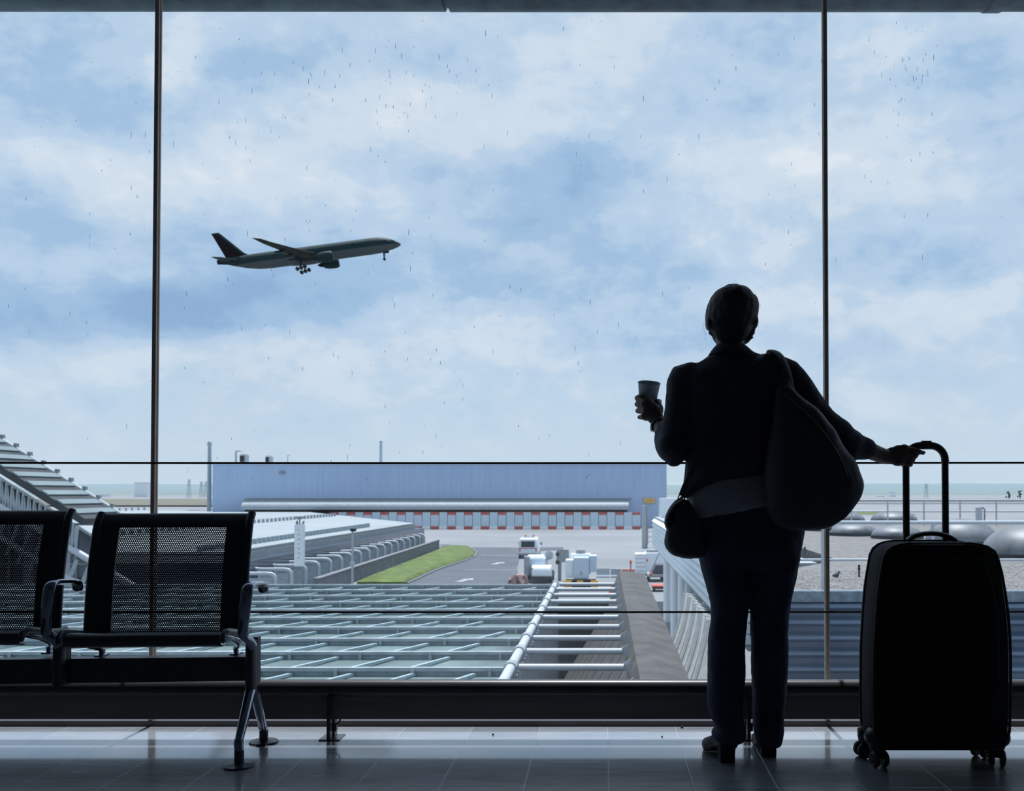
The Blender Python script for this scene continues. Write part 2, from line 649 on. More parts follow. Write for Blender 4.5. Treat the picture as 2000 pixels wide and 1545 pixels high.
def floor_mat():
    m = bpy.data.materials.new('floor_tiles')
    m.use_nodes = True
    nt = m.node_tree
    b = nt.nodes['Principled BSDF']
    L = nt.links.new
    t = nt.nodes.new('ShaderNodeTexCoord')
    s = nt.nodes.new('ShaderNodeSeparateXYZ')
    L(t.outputs['Object'], s.inputs[0])

    def mth(op, a, bb=None, c=None):
        n = nt.nodes.new('ShaderNodeMath')
        n.operation = op
        for i, q in enumerate((a, bb, c)):
            if q is None:
                continue
            if isinstance(q, (int, float)):
                n.inputs[i].default_value = q
            else:
                L(q, n.inputs[i])
        return n.outputs[0]
    u = mth('DIVIDE', mth('SUBTRACT', s.outputs[0], TX), TXS)
    w = mth('DIVIDE', mth('SUBTRACT', s.outputs[1], TY0), TYS)
    fu = mth('ABSOLUTE', mth('SUBTRACT', mth('FRACT', mth('ADD', u, .5)), .5))
    fw = mth('ABSOLUTE', mth('SUBTRACT', mth('FRACT', mth('ADD', w, .5)), .5))
    d = mth('MINIMUM', mth('MULTIPLY', fu, TXS), mth('MULTIPLY', fw, TYS))
    g = nt.nodes.new('ShaderNodeMapRange')
    L(d, g.inputs[0])
    g.inputs['From Min'].default_value = .0016
    g.inputs['From Max'].default_value = .0030
    # per tile tone
    cb = nt.nodes.new('ShaderNodeCombineXYZ')
    L(mth('FLOOR', u), cb.inputs[0])
    L(mth('FLOOR', w), cb.inputs[1])
    wnz = nt.nodes.new('ShaderNodeTexWhiteNoise')
    L(cb.outputs[0], wnz.inputs[0])
    mp = nt.nodes.new('ShaderNodeMapping')
    mp.inputs['Scale'].default_value = (1.2, 6, 1)
    L(t.outputs['Object'], mp.inputs[0])
    nz = nt.nodes.new('ShaderNodeTexNoise')
    L(mp.outputs[0], nz.inputs['Vector'])
    nz.inputs['Scale'].default_value = 5
    nz.inputs['Detail'].default_value = 8
    nz.inputs['Roughness'].default_value = .65
    vv = mth('ADD', mth('MULTIPLY', wnz.outputs[0], .25), mth('MULTIPLY', nz.outputs[0], .9))
    r = nt.nodes.new('ShaderNodeValToRGB')
    L(vv, r.inputs[0])
    r.color_ramp.elements[0].position = .25
    r.color_ramp.elements[1].position = .85
    r.color_ramp.elements[0].color = (.25, .26, .285, 1)
    r.color_ramp.elements[1].color = (.41, .425, .46, 1)
    mx = nt.nodes.new('ShaderNodeMix')
    mx.data_type = 'RGBA'
    L(g.outputs[0], mx.inputs[0])
    mx.inputs[6].default_value = (.55, .57, .62, 1)
    L(r.outputs[0], mx.inputs[7])
    L(mx.outputs[2], b.inputs['Base Color'])
    rr = mth('MULTIPLY_ADD', nz.outputs[0], .22, .12)
    b.inputs['Coat Weight'].default_value = .8
    b.inputs['Coat Roughness'].default_value = .06
    b.inputs['Coat IOR'].default_value = 1.55
    L(rr, b.inputs['Roughness'])
    b.inputs['Specular IOR Level'].default_value = .9
    bp = nt.nodes.new('ShaderNodeBump')
    bp.inputs['Strength'].default_value = .6
    bp.inputs['Distance'].default_value = .004
    hgt = mth('ADD', g.outputs[0], mth('MULTIPLY', nz.outputs[0], .12))
    L(hgt, bp.inputs['Height'])
    L(bp.outputs[0], b.inputs['Normal'])
    return m


M['floor'] = floor_mat()

# ------------------------------------------------------------------ the room
GY = 3.98                                   # the glass
ROOM_X0, ROOM_X1, ROOM_Y0, CEIL = -4.6, 4.2, -3.0, 3.45


def struct(name, mb, m, **kw):
    return tag(mb.obj(name, m, **kw), kind='structure')


struct('floor', MB().box((ROOM_X0, ROOM_Y0, -.2), (ROOM_X1, GY + .03, 0)), M['floor'])
struct('ceiling', MB().box((ROOM_X0, ROOM_Y0, CEIL), (ROOM_X1, GY + .03, CEIL + .25)), M['wall_dark'])
struct('wall_back', MB().box((ROOM_X0, ROOM_Y0 - .2, 0), (ROOM_X1, ROOM_Y0, CEIL)), M['wall_dark'])
struct('wall_left', MB().box((ROOM_X0 - .2, ROOM_Y0, 0), (ROOM_X0, GY + .03, CEIL)), M['wall_dark'])
struct('wall_right', MB().box((ROOM_X1, ROOM_Y0, 0), (ROOM_X1 + .2, GY + .03, CEIL)), M['wall_dark'])
# unseen overhang added to block the sun, the tubular beam hangs under its edge
struct('ceiling_sun_block', MB().box((ROOM_X0, GY + .04, CEIL + .02), (ROOM_X1, 4.72, CEIL + .25)), M['steel_blue'])
mb = MB()
ZB = P(1000, 16, 4.6).z + .15
for xa, xb, r in ((ROOM_X0, P(866, 0, 4.6).x, .15), (P(876, 0, 4.6).x, P(1955, 0, 4.6).x, .152), (P(1958, 0, 4.6).x, ROOM_X1, .15)):
    mb.tube([(xa, 4.6, ZB), (xb, 4.6, ZB)], r, n=40)
xj = P(871, 0, 4.6).x
mb.tube([(xj - .03, 4.6, ZB), (xj + .03, 4.6, ZB)], .135, n=40)
mb.tube([(P(1930, 0, 4.6).x, 4.6, ZB), (P(1960, 0, 4.6).x, 4.6, ZB)], .157, n=40)
struct('trim_1', mb, M['steel_blue'], smooth=40)

XM1, XM2 = P(303, 700, GY).x, P(1613, 700, GY).x
for i, (xa, xb) in enumerate(((ROOM_X0, XM1), (XM1, XM2), (XM2, ROOM_X1))):
    struct('window_%d' % (i + 1), MB().box((xa + .004, GY, .025), (xb - .004, GY + .012, CEIL - .002)), M['glass'])
for i, xm in enumerate((XM1, XM2)):
    mb = MB()
    mb.bbox((xm - .0085, GY - .014, 0), (xm + .0085, GY - .002, CEIL), .002)
    mb.bbox((xm - .007, GY + .0125, 0), (xm + .007, GY + .022, CEIL), .001)
    struct('trim_%d' % (i + 2), mb, M['mullion'])
mb = MB().box((ROOM_X0, GY - .02, 0), (ROOM_X1, GY + .03, .022))
struct('trim_4', mb, M['rail_dark'])

for y, zl in ((903, 'upper'), (1194, 'lower')):
    mb = MB()
    p0, p1 = P(-250, y, 3.90), P(2250, y - 1, 3.90)
    mid = P(1100, y + 1.5, 3.90)
    mb.tube([(ROOM_X0, 3.90, p0.z), mid, (ROOM_X1, 3.90, p1.z)], .0042, n=8, smooth=12)
    o = mb.obj('window_cable', M['cable'], smooth=60)
    tag(o, 'thin black tension cable across the windows, %s' % ('level with the handle of the suitcase' if zl == 'upper' else 'just above the seat pan of the bench'),
        'cable', 'tension cables across the windows')

# rain marks on the outside of the glass
mb = MB()
cl = [(780, 170, 170, 120, 60), (450, 220, 200, 150, 40), (1770, 110, 50, 120, 40), (1750, 300, 150, 200, 20), (1100, 250, 350, 250, 50), (600, 470, 250, 200, 45),
      (150, 450, 150, 400, 30), (900, 700, 500, 150, 60), (1000, 100, 600, 80, 30), (1500, 450, 100, 250, 20), (700, 900, 500, 80, 25)]
for (cx, cy, sx, sy, k) in cl:
    for _ in range(k):
        x, y = random.gauss(cx, sx * .6), random.gauss(cy, sy * .6)
        if not (5 < x < 1995 and 30 < y < 1120):
            continue
        p = P(x, y, GY + .0135)
        h = random.choice((.0022, .003, .005, .007, .009, .013)) * random.uniform(.7, 1.2)
        w = random.uniform(.0009, .0017)
        mb.ell((p.x, GY + .0128, p.z), w, .0008, h, n=6, m=5)
tag(mb.obj('rain_marks', M['drop'], smooth=180), 'fine dark rain marks running down the outside of the window panes', 'rain marks', kind='stuff')

# low bumper rail in front of the glass
RY = 3.76
zt, zm, zb = P(0, 1327, RY).z, P(0, 1360, RY).z, P(0, 1404, RY).z
rail = tag(empty('bumper_rail', (0, RY, 0)), 'low dark bumper rail with round top and charcoal panel along the windows', 'rail')
mb = MB()
rt = (zt - zm) / 2
mb.tube([(ROOM_X0 + .02, RY, zt - rt), (ROOM_X1 - .02, RY, zt - rt)], rt, n=28)
mb.obj('top_tube', M['rail_dark'], rail, smooth=60)
MB().box((ROOM_X0 + .02, RY - .008, zb), (ROOM_X1 - .02, RY + .008, zm + .012)).obj('panel', M['rail_panel'], rail)
mb = MB()
for xs in (-1.6, -.05, 1.5):
    pass
for px in (647, 1460, -166, 2273):
    x = P(px, 1400, RY).x
    if not ROOM_X0 < x < ROOM_X1:
        continue
    mb = MB()
    mb.bbox((x - .011, RY + .0085, 0.003), (x + .011, RY + .045, zm + .01), .002)
    mb.box((x - .0065, RY - .04, 0.003), (x + .0065, RY - .0085, zm + .004))
    mb.box((x - .04, RY - .03, 0.0), (x + .04, RY + .06, .004))
    mb.box((x + .009, RY - .005, .03), (x + .02, RY + .02, .062))
    mb.tube([(x + .02, RY, .058), (x + .032, RY - .004, .062), (x + .036, RY - .004, .078)], .004, n=8)
    mb.obj('post', M['rail_dark'], rail)

for (px, py, s, lab) in ((1332, 1422, .006, 'tiny round dark pebble on the lit tiles left of the person'), (963, 1436, .004, 'tiny dark crumb on the lit tiles below the middle window'),
                         (1293, 1440, .0035, 'flat dark crumb on the lit tiles near the shadow edge')):
    p = G(px, py, 0)
    mb = MB().ell((p.x, p.y, s * .8), s, s, s * .85, n=10, m=8)
    for i, q in enumerate(mb.v):
        qq = Vector(q)
        mb.v[i] = tuple(qq + Vector((1, 1, 1)) * 0 + (qq - Vector((p.x, p.y, s * .8))) * .25 * noise.noise(qq * 300))
    tag(mb.obj('pebble', M['black'], smooth=60), lab, 'pebble', 'pebbles on the lit tiles')

# ------------------------------------------------------------------ bench
TH = math.radians(4)
BU, BV = Vector((math.cos(TH), math.sin(TH), 0)), Vector((-math.sin(TH), math.cos(TH), 0))
SO = Vector((-1.590, 3.36, 0))
PITCHV = BU * -.67


def LB(u, v, z):
    return SO + BU * u + BV * v + Vector((0, 0, z))


bench = tag(empty('beam_bench', (-1.6, 3.56, 0)), 'black steel airport bench with perforated seat backs and polished arms', 'bench')
BW, BC = .280, -.020


def back_pt(u, s, off=0.0):
    """u across (-1..1), s 0 bottom .. 1 top; off = offset towards the sitter"""
    z = .418 + s * .449
    v = .268 + .085 * s + .018 * math.sin(PI * s) * -1
    if s > .9:
        v += (s - .9) ** 2 * 2.2
    return LB(BC + u * BW, v - off, z)


def seat_unit(shift):
    seat = MB()
    prof = [(.30, .428), (.26, .424), (.18, .434), (.10, .449), (.045, .459), (.015, .461), (-.006, .452), (-.012, .437), (-.006, .420), (.012, .412), (.03, .412)]
    hw = .262
    top = [[LB(u * hw + .003, v, z) + shift for (v, z) in prof] for u in (-1, -.5, 0, .5, 1)]
    th = [[LB(u * hw + .003, v + (.006 if i > 5 else 0), z - (.012 if i < 6 else -.002)) + shift for i, (v, z) in enumerate(prof)] for u in (-1, -.5, 0, .5, 1)]
    vs = [p for r in top for p in r] + [p for r in th for p in r]
    n = len(prof)
    N = 5 * n
    fs = []
    for a in range(4):
        for b in range(n - 1):
            fs.append((a * n + b, a * n + b + 1, (a + 1) * n + b + 1, (a + 1) * n + b))
            fs.append((N + a * n + b, N + (a + 1) * n + b, N + (a + 1) * n + b + 1, N + a * n + b + 1))
        fs.append((a * n, (a + 1) * n, N + (a + 1) * n, N + a * n))
        fs.append((a * n + n - 1, N + a * n + n - 1, N + (a + 1) * n + n - 1, (a + 1) * n + n - 1))
    for a in (0, 4):
        for b in range(n - 1):
            fs.append((a * n + b, N + a * n + b, N + a * n + b + 1, a * n + b + 1))
    seat.add(vs, fs)
    so = seat.obj('seat', M['bench_steel'], bench, smooth=50)
    # end caps of the seat and the chrome side brackets
    for s in (-1, 1):
        cap = MB()
        uu = s * (hw + .012)
        pts = [LB(uu, v, z) + shift for (v, z) in prof[:8]]
        cap.tube(pts, [.0135] * len(pts), n=10, flat=(1, .8), ends='round')
        cap.obj('end_cap', M['bench_steel'], so, smooth=60)
        br = MB()
        ub = s * (hw + .006)
        ub2 = s * (hw - .02)
        br.tube([LB(ub, .02, .447) + shift, LB(ub, .12, .425) + shift, LB(ub, .20, .398) + shift, LB(ub2, .245, .375) + shift, LB(ub2, .25, .350) + shift, LB(ub2, .25, .343) + shift],
                [.011, .012, .016, .014, .012, .014], n=10, flat=(1, .75), smooth=4)
        br.box(tuple(LB(ub2, .25, .3455) + shift - Vector((.016, .025, 0))), tuple(LB(ub2, .25, .352) + shift + Vector((.016, .025, 0))))
        br.obj('bracket', M['chrome'], so, smooth=50)
    # back: solid border + perforated sheet
    S0, S1, U0 = .03, .885, .705
    mb = MB()
    T = .011
    us = np.concatenate([np.linspace(-1, -U0, 5), np.linspace(-U0, U0, 13)[1:-1], np.linspace(U0, 1, 5)])
    ss = np.concatenate([[0, S0], np.linspace(S0, S1, 19)[1:-1], [S1], np.linspace(S1, 1.0, 9)[1:]])
    nu, ns = len(us), len(ss)
    V = [back_pt(u, s, T / 2) + shift for s in ss for u in us] + [back_pt(u, s, -T / 2) + shift for s in ss for u in us]
    O = nu * ns
    solid = lambda i, j: 0 <= i < nu - 1 and 0 <= j < ns - 1 and not (us[i] >= -U0 - 1e-6 and us[i + 1] <= U0 + 1e-6 and ss[j] >= S0 - 1e-6 and ss[j + 1] <= S1 + 1e-6)
    Fq = []
    for j in range(ns - 1):
        for i in range(nu - 1):
            if not solid(i, j):
                continue
            a, b, c, d = j * nu + i, j * nu + i + 1, (j + 1) * nu + i + 1, (j + 1) * nu + i
            Fq += [(a, b, c, d), (O + a, O + d, O + c, O + b)]
            if not solid(i - 1, j):
                Fq.append((a, d, O + d, O + a))
            if not solid(i + 1, j):
                Fq.append((b, O + b, O + c, c))
            if not solid(i, j - 1):
                Fq.append((a, O + a, O + b, b))
            if not solid(i, j + 1):
                Fq.append((d, c, O + c, O + d))
    mb.add(V, Fq)
    bo = mb.obj('backrest', M['bench_steel'], bench, smooth=40)
    # perforated sheet with real round holes, staggered rows
    W = U0 * BW * 2
    H = (S1 - S0) * .449
    nc = 51
    pu = W / nc
    nr = int(round(H / (pu * .866)))
    pv = H / nr
    V, Fq = [], []
    rad = .285
    for r in range(nr):
        offx = .5 if r % 2 else 0
        for c in range(nc):
            cx, cy = c + .25 + offx, r + .5
            cell = [(.5, -.5), (.5, 0), (.5, .5), (0, .5), (-.5, .5), (-.5, 0), (-.5, -.5), (0, -.5)]
            o = len(V)
            for (dx, dy) in cell:
                gx = min(max((cx + dx) / nc, 0), 1)
                V.append(((gx * 2 - 1) * U0, S0 + (cy + dy) / nr * (S1 - S0)))
            for (dx, dy) in cell:
                l = math.hypot(dx, dy)
                gx = min(max((cx + dx / l * rad) / nc, 0), 1)
                V.append(((gx * 2 - 1) * U0, S0 + (cy + dy / l * rad / .9) / nr * (S1 - S0)))
            Fq += [(o + k, o + (k + 1) % 8, o + 8 + (k + 1) % 8, o + 8 + k) for k in range(8)]
    mb = MB().add([back_pt(a, b, .001) + shift for (a, b) in V] + [back_pt(a, b, -.001) + shift for (a, b) in V],
                  Fq + [tuple(reversed([i + len(V) for i in q])) for q in Fq])
    mb.obj('perforated_panel', M['bench_steel'], bo, fix=False)
    for s in (-1, 1):
        mb = MB()
        pts = [back_pt(s * 1.0, t, .002) + shift for t in np.linspace(0.0, 1.0, 16)]
        mb.tube(pts, [.016] * 16, n=12, flat=(.75, 1), ends='flat')
        mb.obj('side_rail', M['bench_steel'], bo, smooth=60)
    # link from seat to back
    for s in (-.8, .8):
        mb = MB()
        mb.tube([LB(BC + s * BW, .25, .415) + shift, LB(BC + s * BW, .275, .40) + shift, LB(BC + s * BW, .295, .45) + shift], .012, n=8, smooth=4)
        mb.obj('back_bracket', M['bench_steel'], so, smooth=60)


LIFT = Vector((0, 0, .012))
seat_unit(Vector((0, 0, 0)))
seat_unit(PITCHV + LIFT)

bz0, bz1 = P(300, 1330, 3.56).z, P(300, 1283, 3.56).z
mb = MB()
b0 = LB(-1.75, .205, 0)
b1 = LB(.318, .205, 0)
mb.bar((b0.x, b0.y, (bz0 + bz1) / 2), (b1.x, b1.y, (bz0 + bz1) / 2), .05, bz1 - bz0)
bo = mb.obj('beam', M['beam'], bench)
for py in (1297, 1314):
    mb = MB()
    p = P(311, py, 3.541)
    mb.lathe((p.x, p.y - .0015, p.z), [(.0035, -.004), (.0035, .003)], n=12, axis='Y')
    mb.obj('bolt', M['cable'], bo)


def column(shift, low):
    mb = MB()
    c = LB(.325, .15, 0) + shift
    z1, z0 = P(495, 1252, 3.5).z, low
    mb.tube([(c.x, c.y, z0), (c.x, c.y, z1 - .02), (c.x, c.y + .005, z1)], [.0195, .0195, .016], n=16, flat=(1.5, 1), up=(0, 1, 0))
    mb.box((c.x - .012, c.y + .015, bz0 - .005), (c.x + .018, c.y + .045, z1 + .006))
    return mb.obj('column', M['beam'], bench, smooth=50)


column(Vector((0, 0, 0)), P(495, 1360, 3.5).z)
column(PITCHV, P(131, 1343, 3.45).z)


def arm(shift):
    mb = MB()
    pts = [P(495, 1264, 3.49), P(486, 1250, 3.47), P(475, 1236, 3.45), P(477, 1200, 3.43), P(481, 1165, 3.425), P(484, 1149, 3.43), P(489, 1142.5, 3.455), P(497, 1141, 3.52),
           P(505, 1141, 3.59), P(509, 1142, 3.625)]
    pts = [p + shift for p in pts]
    mb.tube(pts, [.016, .017, .020, .022, .022, .021, .020, .020, .021, .020], n=14, flat=(.55, 1.0), up=(0, -.7, .7), smooth=5)
    # the down-turned rounded tip
    e = pts[-1]
    mb.tube([e + Vector((0, -.005, .002)), e + Vector((.003, .014, -.004)), e + Vector((.004, .018, -.022))], [.017, .019, .019], n=12, flat=(.75, 1.1), ends='round', smooth=5)
    return mb.obj('armrest', M['chrome'], bench, smooth=60)


arm(Vector((0, 0, 0)))
arm(PITCHV + LIFT)


def leg(top, knee, ankle):
    mb = MB()
    mb.tube([top, top.lerp(knee, .5), knee], [.019, .018, .0145], n=14, flat=(1, 1.0), smooth=5)
    mb.tube([knee + Vector((0, 0, .012)), knee, (ankle.x, ankle.y, .055)], [.0145, .017, .0165], n=14)
    lo = mb.obj('leg', M['chrome'], bench, smooth=50)
    f = MB()
    f.lathe((ankle.x, ankle.y, 0), [(.0165, .056), (.0165, .012), (.030, .009), (.0525, .006), (.054, .003), (.053, 0)], n=32)
    f.obj('foot', M['bench_steel'], lo, smooth=40)


tp = LB(.325, .15, P(495, 1350, 3.5).z)
leg(tp + Vector((0, -.004, 0)), P(466, 1450, 3.385), G(467, 1497, 0))
leg(tp + Vector((0.008, .02, -.01)), P(513, 1418, 3.66), G(515, 1450, 0))
#%%PART2
# ------------------------------------------------------------------ the traveller
def ring(y, xl, xr, Yc, hd, n=28, ex=2.3, tilt=0.0):
    """horizontal body section: photograph row y between xl and xr, centre depth Yc, half depth hd"""
    a, b = P(xl, y, Yc), P(xr, y, Yc)
    c = (a + b) / 2
    hw = (b.x - a.x) / 2
    out = []
    for k in range(n):
        t = 2 * PI * k / n
        ct, st = math.cos(t), math.sin(t)
        sx = math.copysign(abs(ct) ** (2 / ex), ct)
        sy = math.copysign(abs(st) ** (2 / ex), st)
        out.append(Vector((c.x + hw * sx, c.y + hd * sy, c.z + tilt * hw * sx)))
    return out


def rings(mb, rows, **kw):
    rows = [tuple(map(float, r)) for r in rows]
    # Catmull-Rom through the rows for a smooth skin
    fine = []
    for i in range(len(rows) - 1):
        p0, p1, p2, p3 = rows[max(i - 1, 0)], rows[i], rows[i + 1], rows[min(i + 2, len(rows) - 1)]
        for j in range(3):
            t = j / 3
            fine.append(tuple(.5 * (2 * b + (c - a) * t + (2 * a - 5 * b + 4 * c - d) * t * t + (3 * b - a - 3 * c + d) * t ** 3) for a, b, c, d in zip(p0, p1, p2, p3)))
    fine.append(rows[-1])
    mb.loft([ring(*r, **kw) for r in fine])


YB = 3.47
person = tag(empty('person', (P(1440, 1480, YB).x, YB, 0)), 'person in dark jacket and navy jeans, seen from behind, holding a cup and the suitcase', 'person')

# ---- bare body: one continuous skin
mb = MB()
rings(mb, [(1105, 1380, 1542, 3.475, .075), (1060, 1362, 1556, 3.475, .105), (1000, 1352, 1552, 3.47, .10), (940, 1352, 1530, 3.465, .088), (860, 1352, 1518, 3.465, .09),
           (780, 1345, 1520, 3.465, .098), (735, 1340, 1524, 3.465, .09), (712, 1362, 1508, 3.465, .065), (698, 1388, 1462, 3.468, .05)])
# neck
mb.tube([P(1428, 715, 3.465), P(1427, 690, 3.470), P(1426, 668, 3.48), P(1426, 640, 3.49)], [.060, .052, .050, .052], n=20, flat=(1, 1.02), ends='round')
# head: cranium, face, jaw, chin, nose, lips, ears
H = P(1430, 622, 3.49)
mb.ell(H + Vector((0, -.005, .022)), .076, .094, .088)
mb.ell(H + Vector((-.004, .040, -.030)), .064, .062, .078)
mb.ell(H + Vector((-.004, .068, -.088)), .030, .026, .022)
mb.tube([P(1397, 640, 3.49), P(1402, 662, 3.505), H + Vector((-.014, .066, -.086))], [.020, .017, .014], n=12, ends='round', smooth=4)
mb.tube([P(1463, 640, 3.49), P(1457, 662, 3.505), H + Vector((.006, .066, -.086))], [.020, .017, .014], n=12, ends='round', smooth=4)
fx = H.x - .004
mb.tube([(fx, H.y + .096, H.z + .006), (fx, H.y + .106, H.z - .018), (fx, H.y + .113, H.z - .036)], [.0065, .0075, .0095], n=10, ends='round')
mb.ell((fx - .009, H.y + .101, H.z - .039), .007, .009, .006)
mb.ell((fx + .009, H.y + .101, H.z - .039), .007, .009, .006)
mb.ell((fx, H.y + .090, H.z - .0615), .023, .011, .0045)
mb.ell((fx, H.y + .089, H.z - .0725), .019, .0115, .005)
mb.ell((fx - .031, H.y + .083, H.z + .013), .018, .014, .006)
mb.ell((fx + .031, H.y + .083, H.z + .013), .018, .014, .006)
for s, pe in ((1, P(1471, 634, 3.485)), (-1, P(1388, 634, 3.485))):
    mb.ell(pe + Vector((s * .002, 0, .004)), .010, .018, .029)
    mb.ell(pe + Vector((s * .000, .006, -.026)), .008, .010, .012)
# arms
LS, LE, LW = P(1343, 742, 3.46), P(1314, 884, 3.44), P(1287, 828, 3.635)
mb.tube([LS, LS.lerp(LE, .5), LE], [.044, .040, .034], n=18, ends='round')
mb.tube([LE, LE.lerp(LW, .35), LE.lerp(LW, .75), LW], [.038, .040, .030, .0255], n=18, ends='round', smooth=4)
RS, RE, RW = P(1525, 738, 3.46), P(1648, 866, 3.432), P(1733, 893, 3.505)
mb.tube([RS, P(1590, 818, 3.442), RE], [.044, .038, .032], n=18, ends='round')
mb.tube([RE, P(1690, 877, 3.46), P(1715, 887, 3.49), RW], [.032, .032, .029, .0265], n=18, ends='round', smooth=4)


def px(x, y, Y):
    return P(x, y, Y)


# left hand: palm behind the cup, fingers wrapped round its left side, thumb round its right side
CUPC = P(1267, 768, 3.725)
palm = [px(1287, 828, 3.635), px(1280, 815, 3.648), px(1272, 802, 3.655), px(1264, 792, 3.660)]
mb.tube(palm, [.025, .031, .033, .026], n=18, flat=(.55, 1.0), up=(0.1, 1, .1), ends='round', smooth=4)
mb.ell(px(1264, 790, 3.662), .026, .014, .023)
mb.ell(px(1281, 808, 3.655), .018, .017, .030)
mb.ell(px(1269, 806, 3.658), .031, .018, .032)
mb.ell(px(1262, 812, 3.662), .022, .015, .020)
T_AX = Vector((.07, -.30, 1)).normalized()
CUP_TOP = P(1268, 748, 3.700)
CUP_BASE = CUP_TOP - T_AX * .116


def round_cup(z, deg, gap):
    h = min(max((z - CUP_BASE.z) / T_AX.z, .0), .116)
    c = CUP_BASE + T_AX * h
    R = .0285 + .0133 * h / .112 + gap
    return Vector((c.x + R * math.cos(math.radians(deg)), c.y + R * math.sin(math.radians(deg)), z))


for (y0, y1, r, a_end) in ((783, 776.5, .0090, 62), (793, 788.5, .0094, 55), (803, 801, .0088, 62), (811, 813.5, .0078, 90)):
    zf = P(1250, y1, 3.70).z
    a = px(1262, y0, 3.668)
    g = r * .95 if y1 < 805 else r * .2
    pts = [a, round_cup(zf + .001, 228, g + .001), round_cup(zf, 190, g), round_cup(zf - .001, 150, g), round_cup(zf - .002, (150 + a_end) / 2, g), round_cup(zf - .003, a_end, g)]
    mb.tube(pts, [r * 1.15, r * 1.1, r * 1.03, r, r * .95, r * .82], n=12, ends='round', smooth=4)
zt1 = P(1287, 784, 3.70).z
mb.tube([px(1286, 812, 3.655), px(1289, 799, 3.664), round_cup(zt1 - .004, -38, .013), round_cup(zt1, -5, .011), round_cup(zt1 + .003, 28, .0095)], [.016, .0145, .0125, .0112, .0092], n=12, ends='round', smooth=4)

# right hand: on the left corner of the suitcase handle
HY_ = 3.53                                                   # depth of the telescopic handle
mb.tube([px(1730, 892, 3.503), px(1744, 890, 3.503), px(1757, 888, 3.503), px(1768, 886, 3.506)], [.026, .032, .036, .031], n=18, flat=(1.0, .52), up=(0, 0, 1), ends='round', smooth=4)
mb.ell(px(1766, 876, 3.504), .020, .015, .016)
mb.ell(px(1754, 901, 3.506), .026, .018, .018)
mb.tube([px(1769, 876.5, 3.507), px(1783, 878.5, 3.507), px(1795, 882, 3.512), px(1802, 884.5, 3.524), px(1804.5, 883.5, 3.533)], [.0105, .0098, .0090, .0084, .0074], n=12, ends='round', smooth=4)
for (y0, xk, yk, r) in ((886, 1788.5, 890.5, .0095), (894, 1783, 899.5, .0090), (902, 1779, 907.8, .0080)):
    a = px(1766, y0, 3.505)
    k1 = px(xk - 6, yk - 1.2, 3.506)
    k2 = px(xk, yk, 3.518)
    k3 = k2 + Vector((-.001, .024, -.002))
    k4 = k2 + Vector((-.018, .036, -.003))
    mb.tube([a, k1, k2, k3, k4], [r * 1.15, r * 1.08, r, r * .93, r * .85], n=12, ends='round', smooth=4)
mb.tube([px(1756, 884, 3.515), px(1763, 878, 3.545), px(1772, 882, 3.562), px(1782, 888, 3.560)], [.0135, .012, .0105, .009], n=12, ends='round', smooth=4)
# legs inside the trousers and feet inside the shoes
LK, RK = (1408 + 1452) / 2, 1502
mb.tube([P(1416, 1080, 3.475), P(1421, 1200, 3.475), P(1421, 1320, 3.465), P(1424, 1430, 3.46), P(1424, 1447, 3.46)], [.080, .052, .048, .034, .036], n=18, ends='round', smooth=4)
mb.tube([P(1508, 1080, 3.48), P(1503, 1200, 3.50), P(1503, 1320, 3.51), P(1503, 1430, 3.525), P(1503, 1444, 3.53)], [.080, .052, .048, .034, .036], n=18, ends='round', smooth=4)
body = union('body', mb, M['skin'], person, .0042, it=5, fac=.45)
# face details
for s in (-1, 1):
    e = MB()
    e.ell((fx + s * .031, H.y + .0855, H.z + .001), .0115, .0115, .008, n=12, m=8)
    e.obj('eye', M['black'], body, smooth=180)

# ---- hair: short, covering the back of the head down to the nape
mb = MB()
Yh = 3.475
rings(mb, [(669, 1410, 1448, 3.432, .012), (660, 1398, 1458, 3.438, .030), (650, 1391, 1464, 3.447, .046), (640, 1381, 1470, 3.462, .066), (630, 1377.5, 1477, Yh, .086), (618, 1378, 1480, Yh, .098),
           (603, 1380, 1481.5, Yh, .107), (590, 1384, 1481, Yh + .003, .110), (578, 1390, 1472, Yh + .006, .104), (568, 1401, 1463, Yh + .008, .085), (561, 1413, 1450, Yh + .01, .055), (557.5, 1424, 1438, Yh + .01, .022)], ex=2.05)
mb.ell(H + Vector((.012, .085, .068)), .060, .034, .026)
mb.ell(P(1384, 634, 3.46), .012, .035, .022)
mb.ell(P(1474, 628, 3.465), .012, .035, .024)
hair = union('hair', mb, M['hair'], person, .005, it=4, wrinkle=.0028, wscale=38, seed=3)
for pts in ([(1420, 558), (1424, 551), (1431, 551), (1436, 557)], [(1428, 558), (1436, 548), (1440, 553), (1438, 558)], [(1465, 572), (1471, 571), (1476, 571)], [(1467, 574), (1474, 576), (1477, 579), (1477, 573)],
            [(1470, 578), (1478, 582), (1480, 587)], [(1448, 560), (1456, 562), (1462, 567)], [(1378, 628), (1372, 640), (1376, 650), (1381, 654)], [(1379, 620), (1374, 634), (1378, 655), (1377, 668)],
            [(1480, 590), (1484, 593), (1486, 600)], [(1481, 618), (1482, 634), (1480, 645)], [(1398, 566), (1404, 559), (1412, 557)], [(1381, 600), (1377, 612), (1377, 622)]):
    st = MB()
    st.tube([P(a, b, 3.46 + .01 * (i % 2)) for i, (a, b) in enumerate(pts)], .00028, n=4, smooth=5)
    st.obj('loose_strand', M['hair'], hair)
er = MB()
pe = P(1467.5, 657, 3.478)
for a in range(7):
    er.ell(pe + Vector((.004 * math.cos(a * .9), .004 * math.sin(a * .9), -.0045 + .0035 * math.sin(a * 2.1))), .0035, .0035, .0035, n=8, m=6)
er.ell(pe + Vector((0, 0, .004)), .003, .003, .004, n=8, m=6)
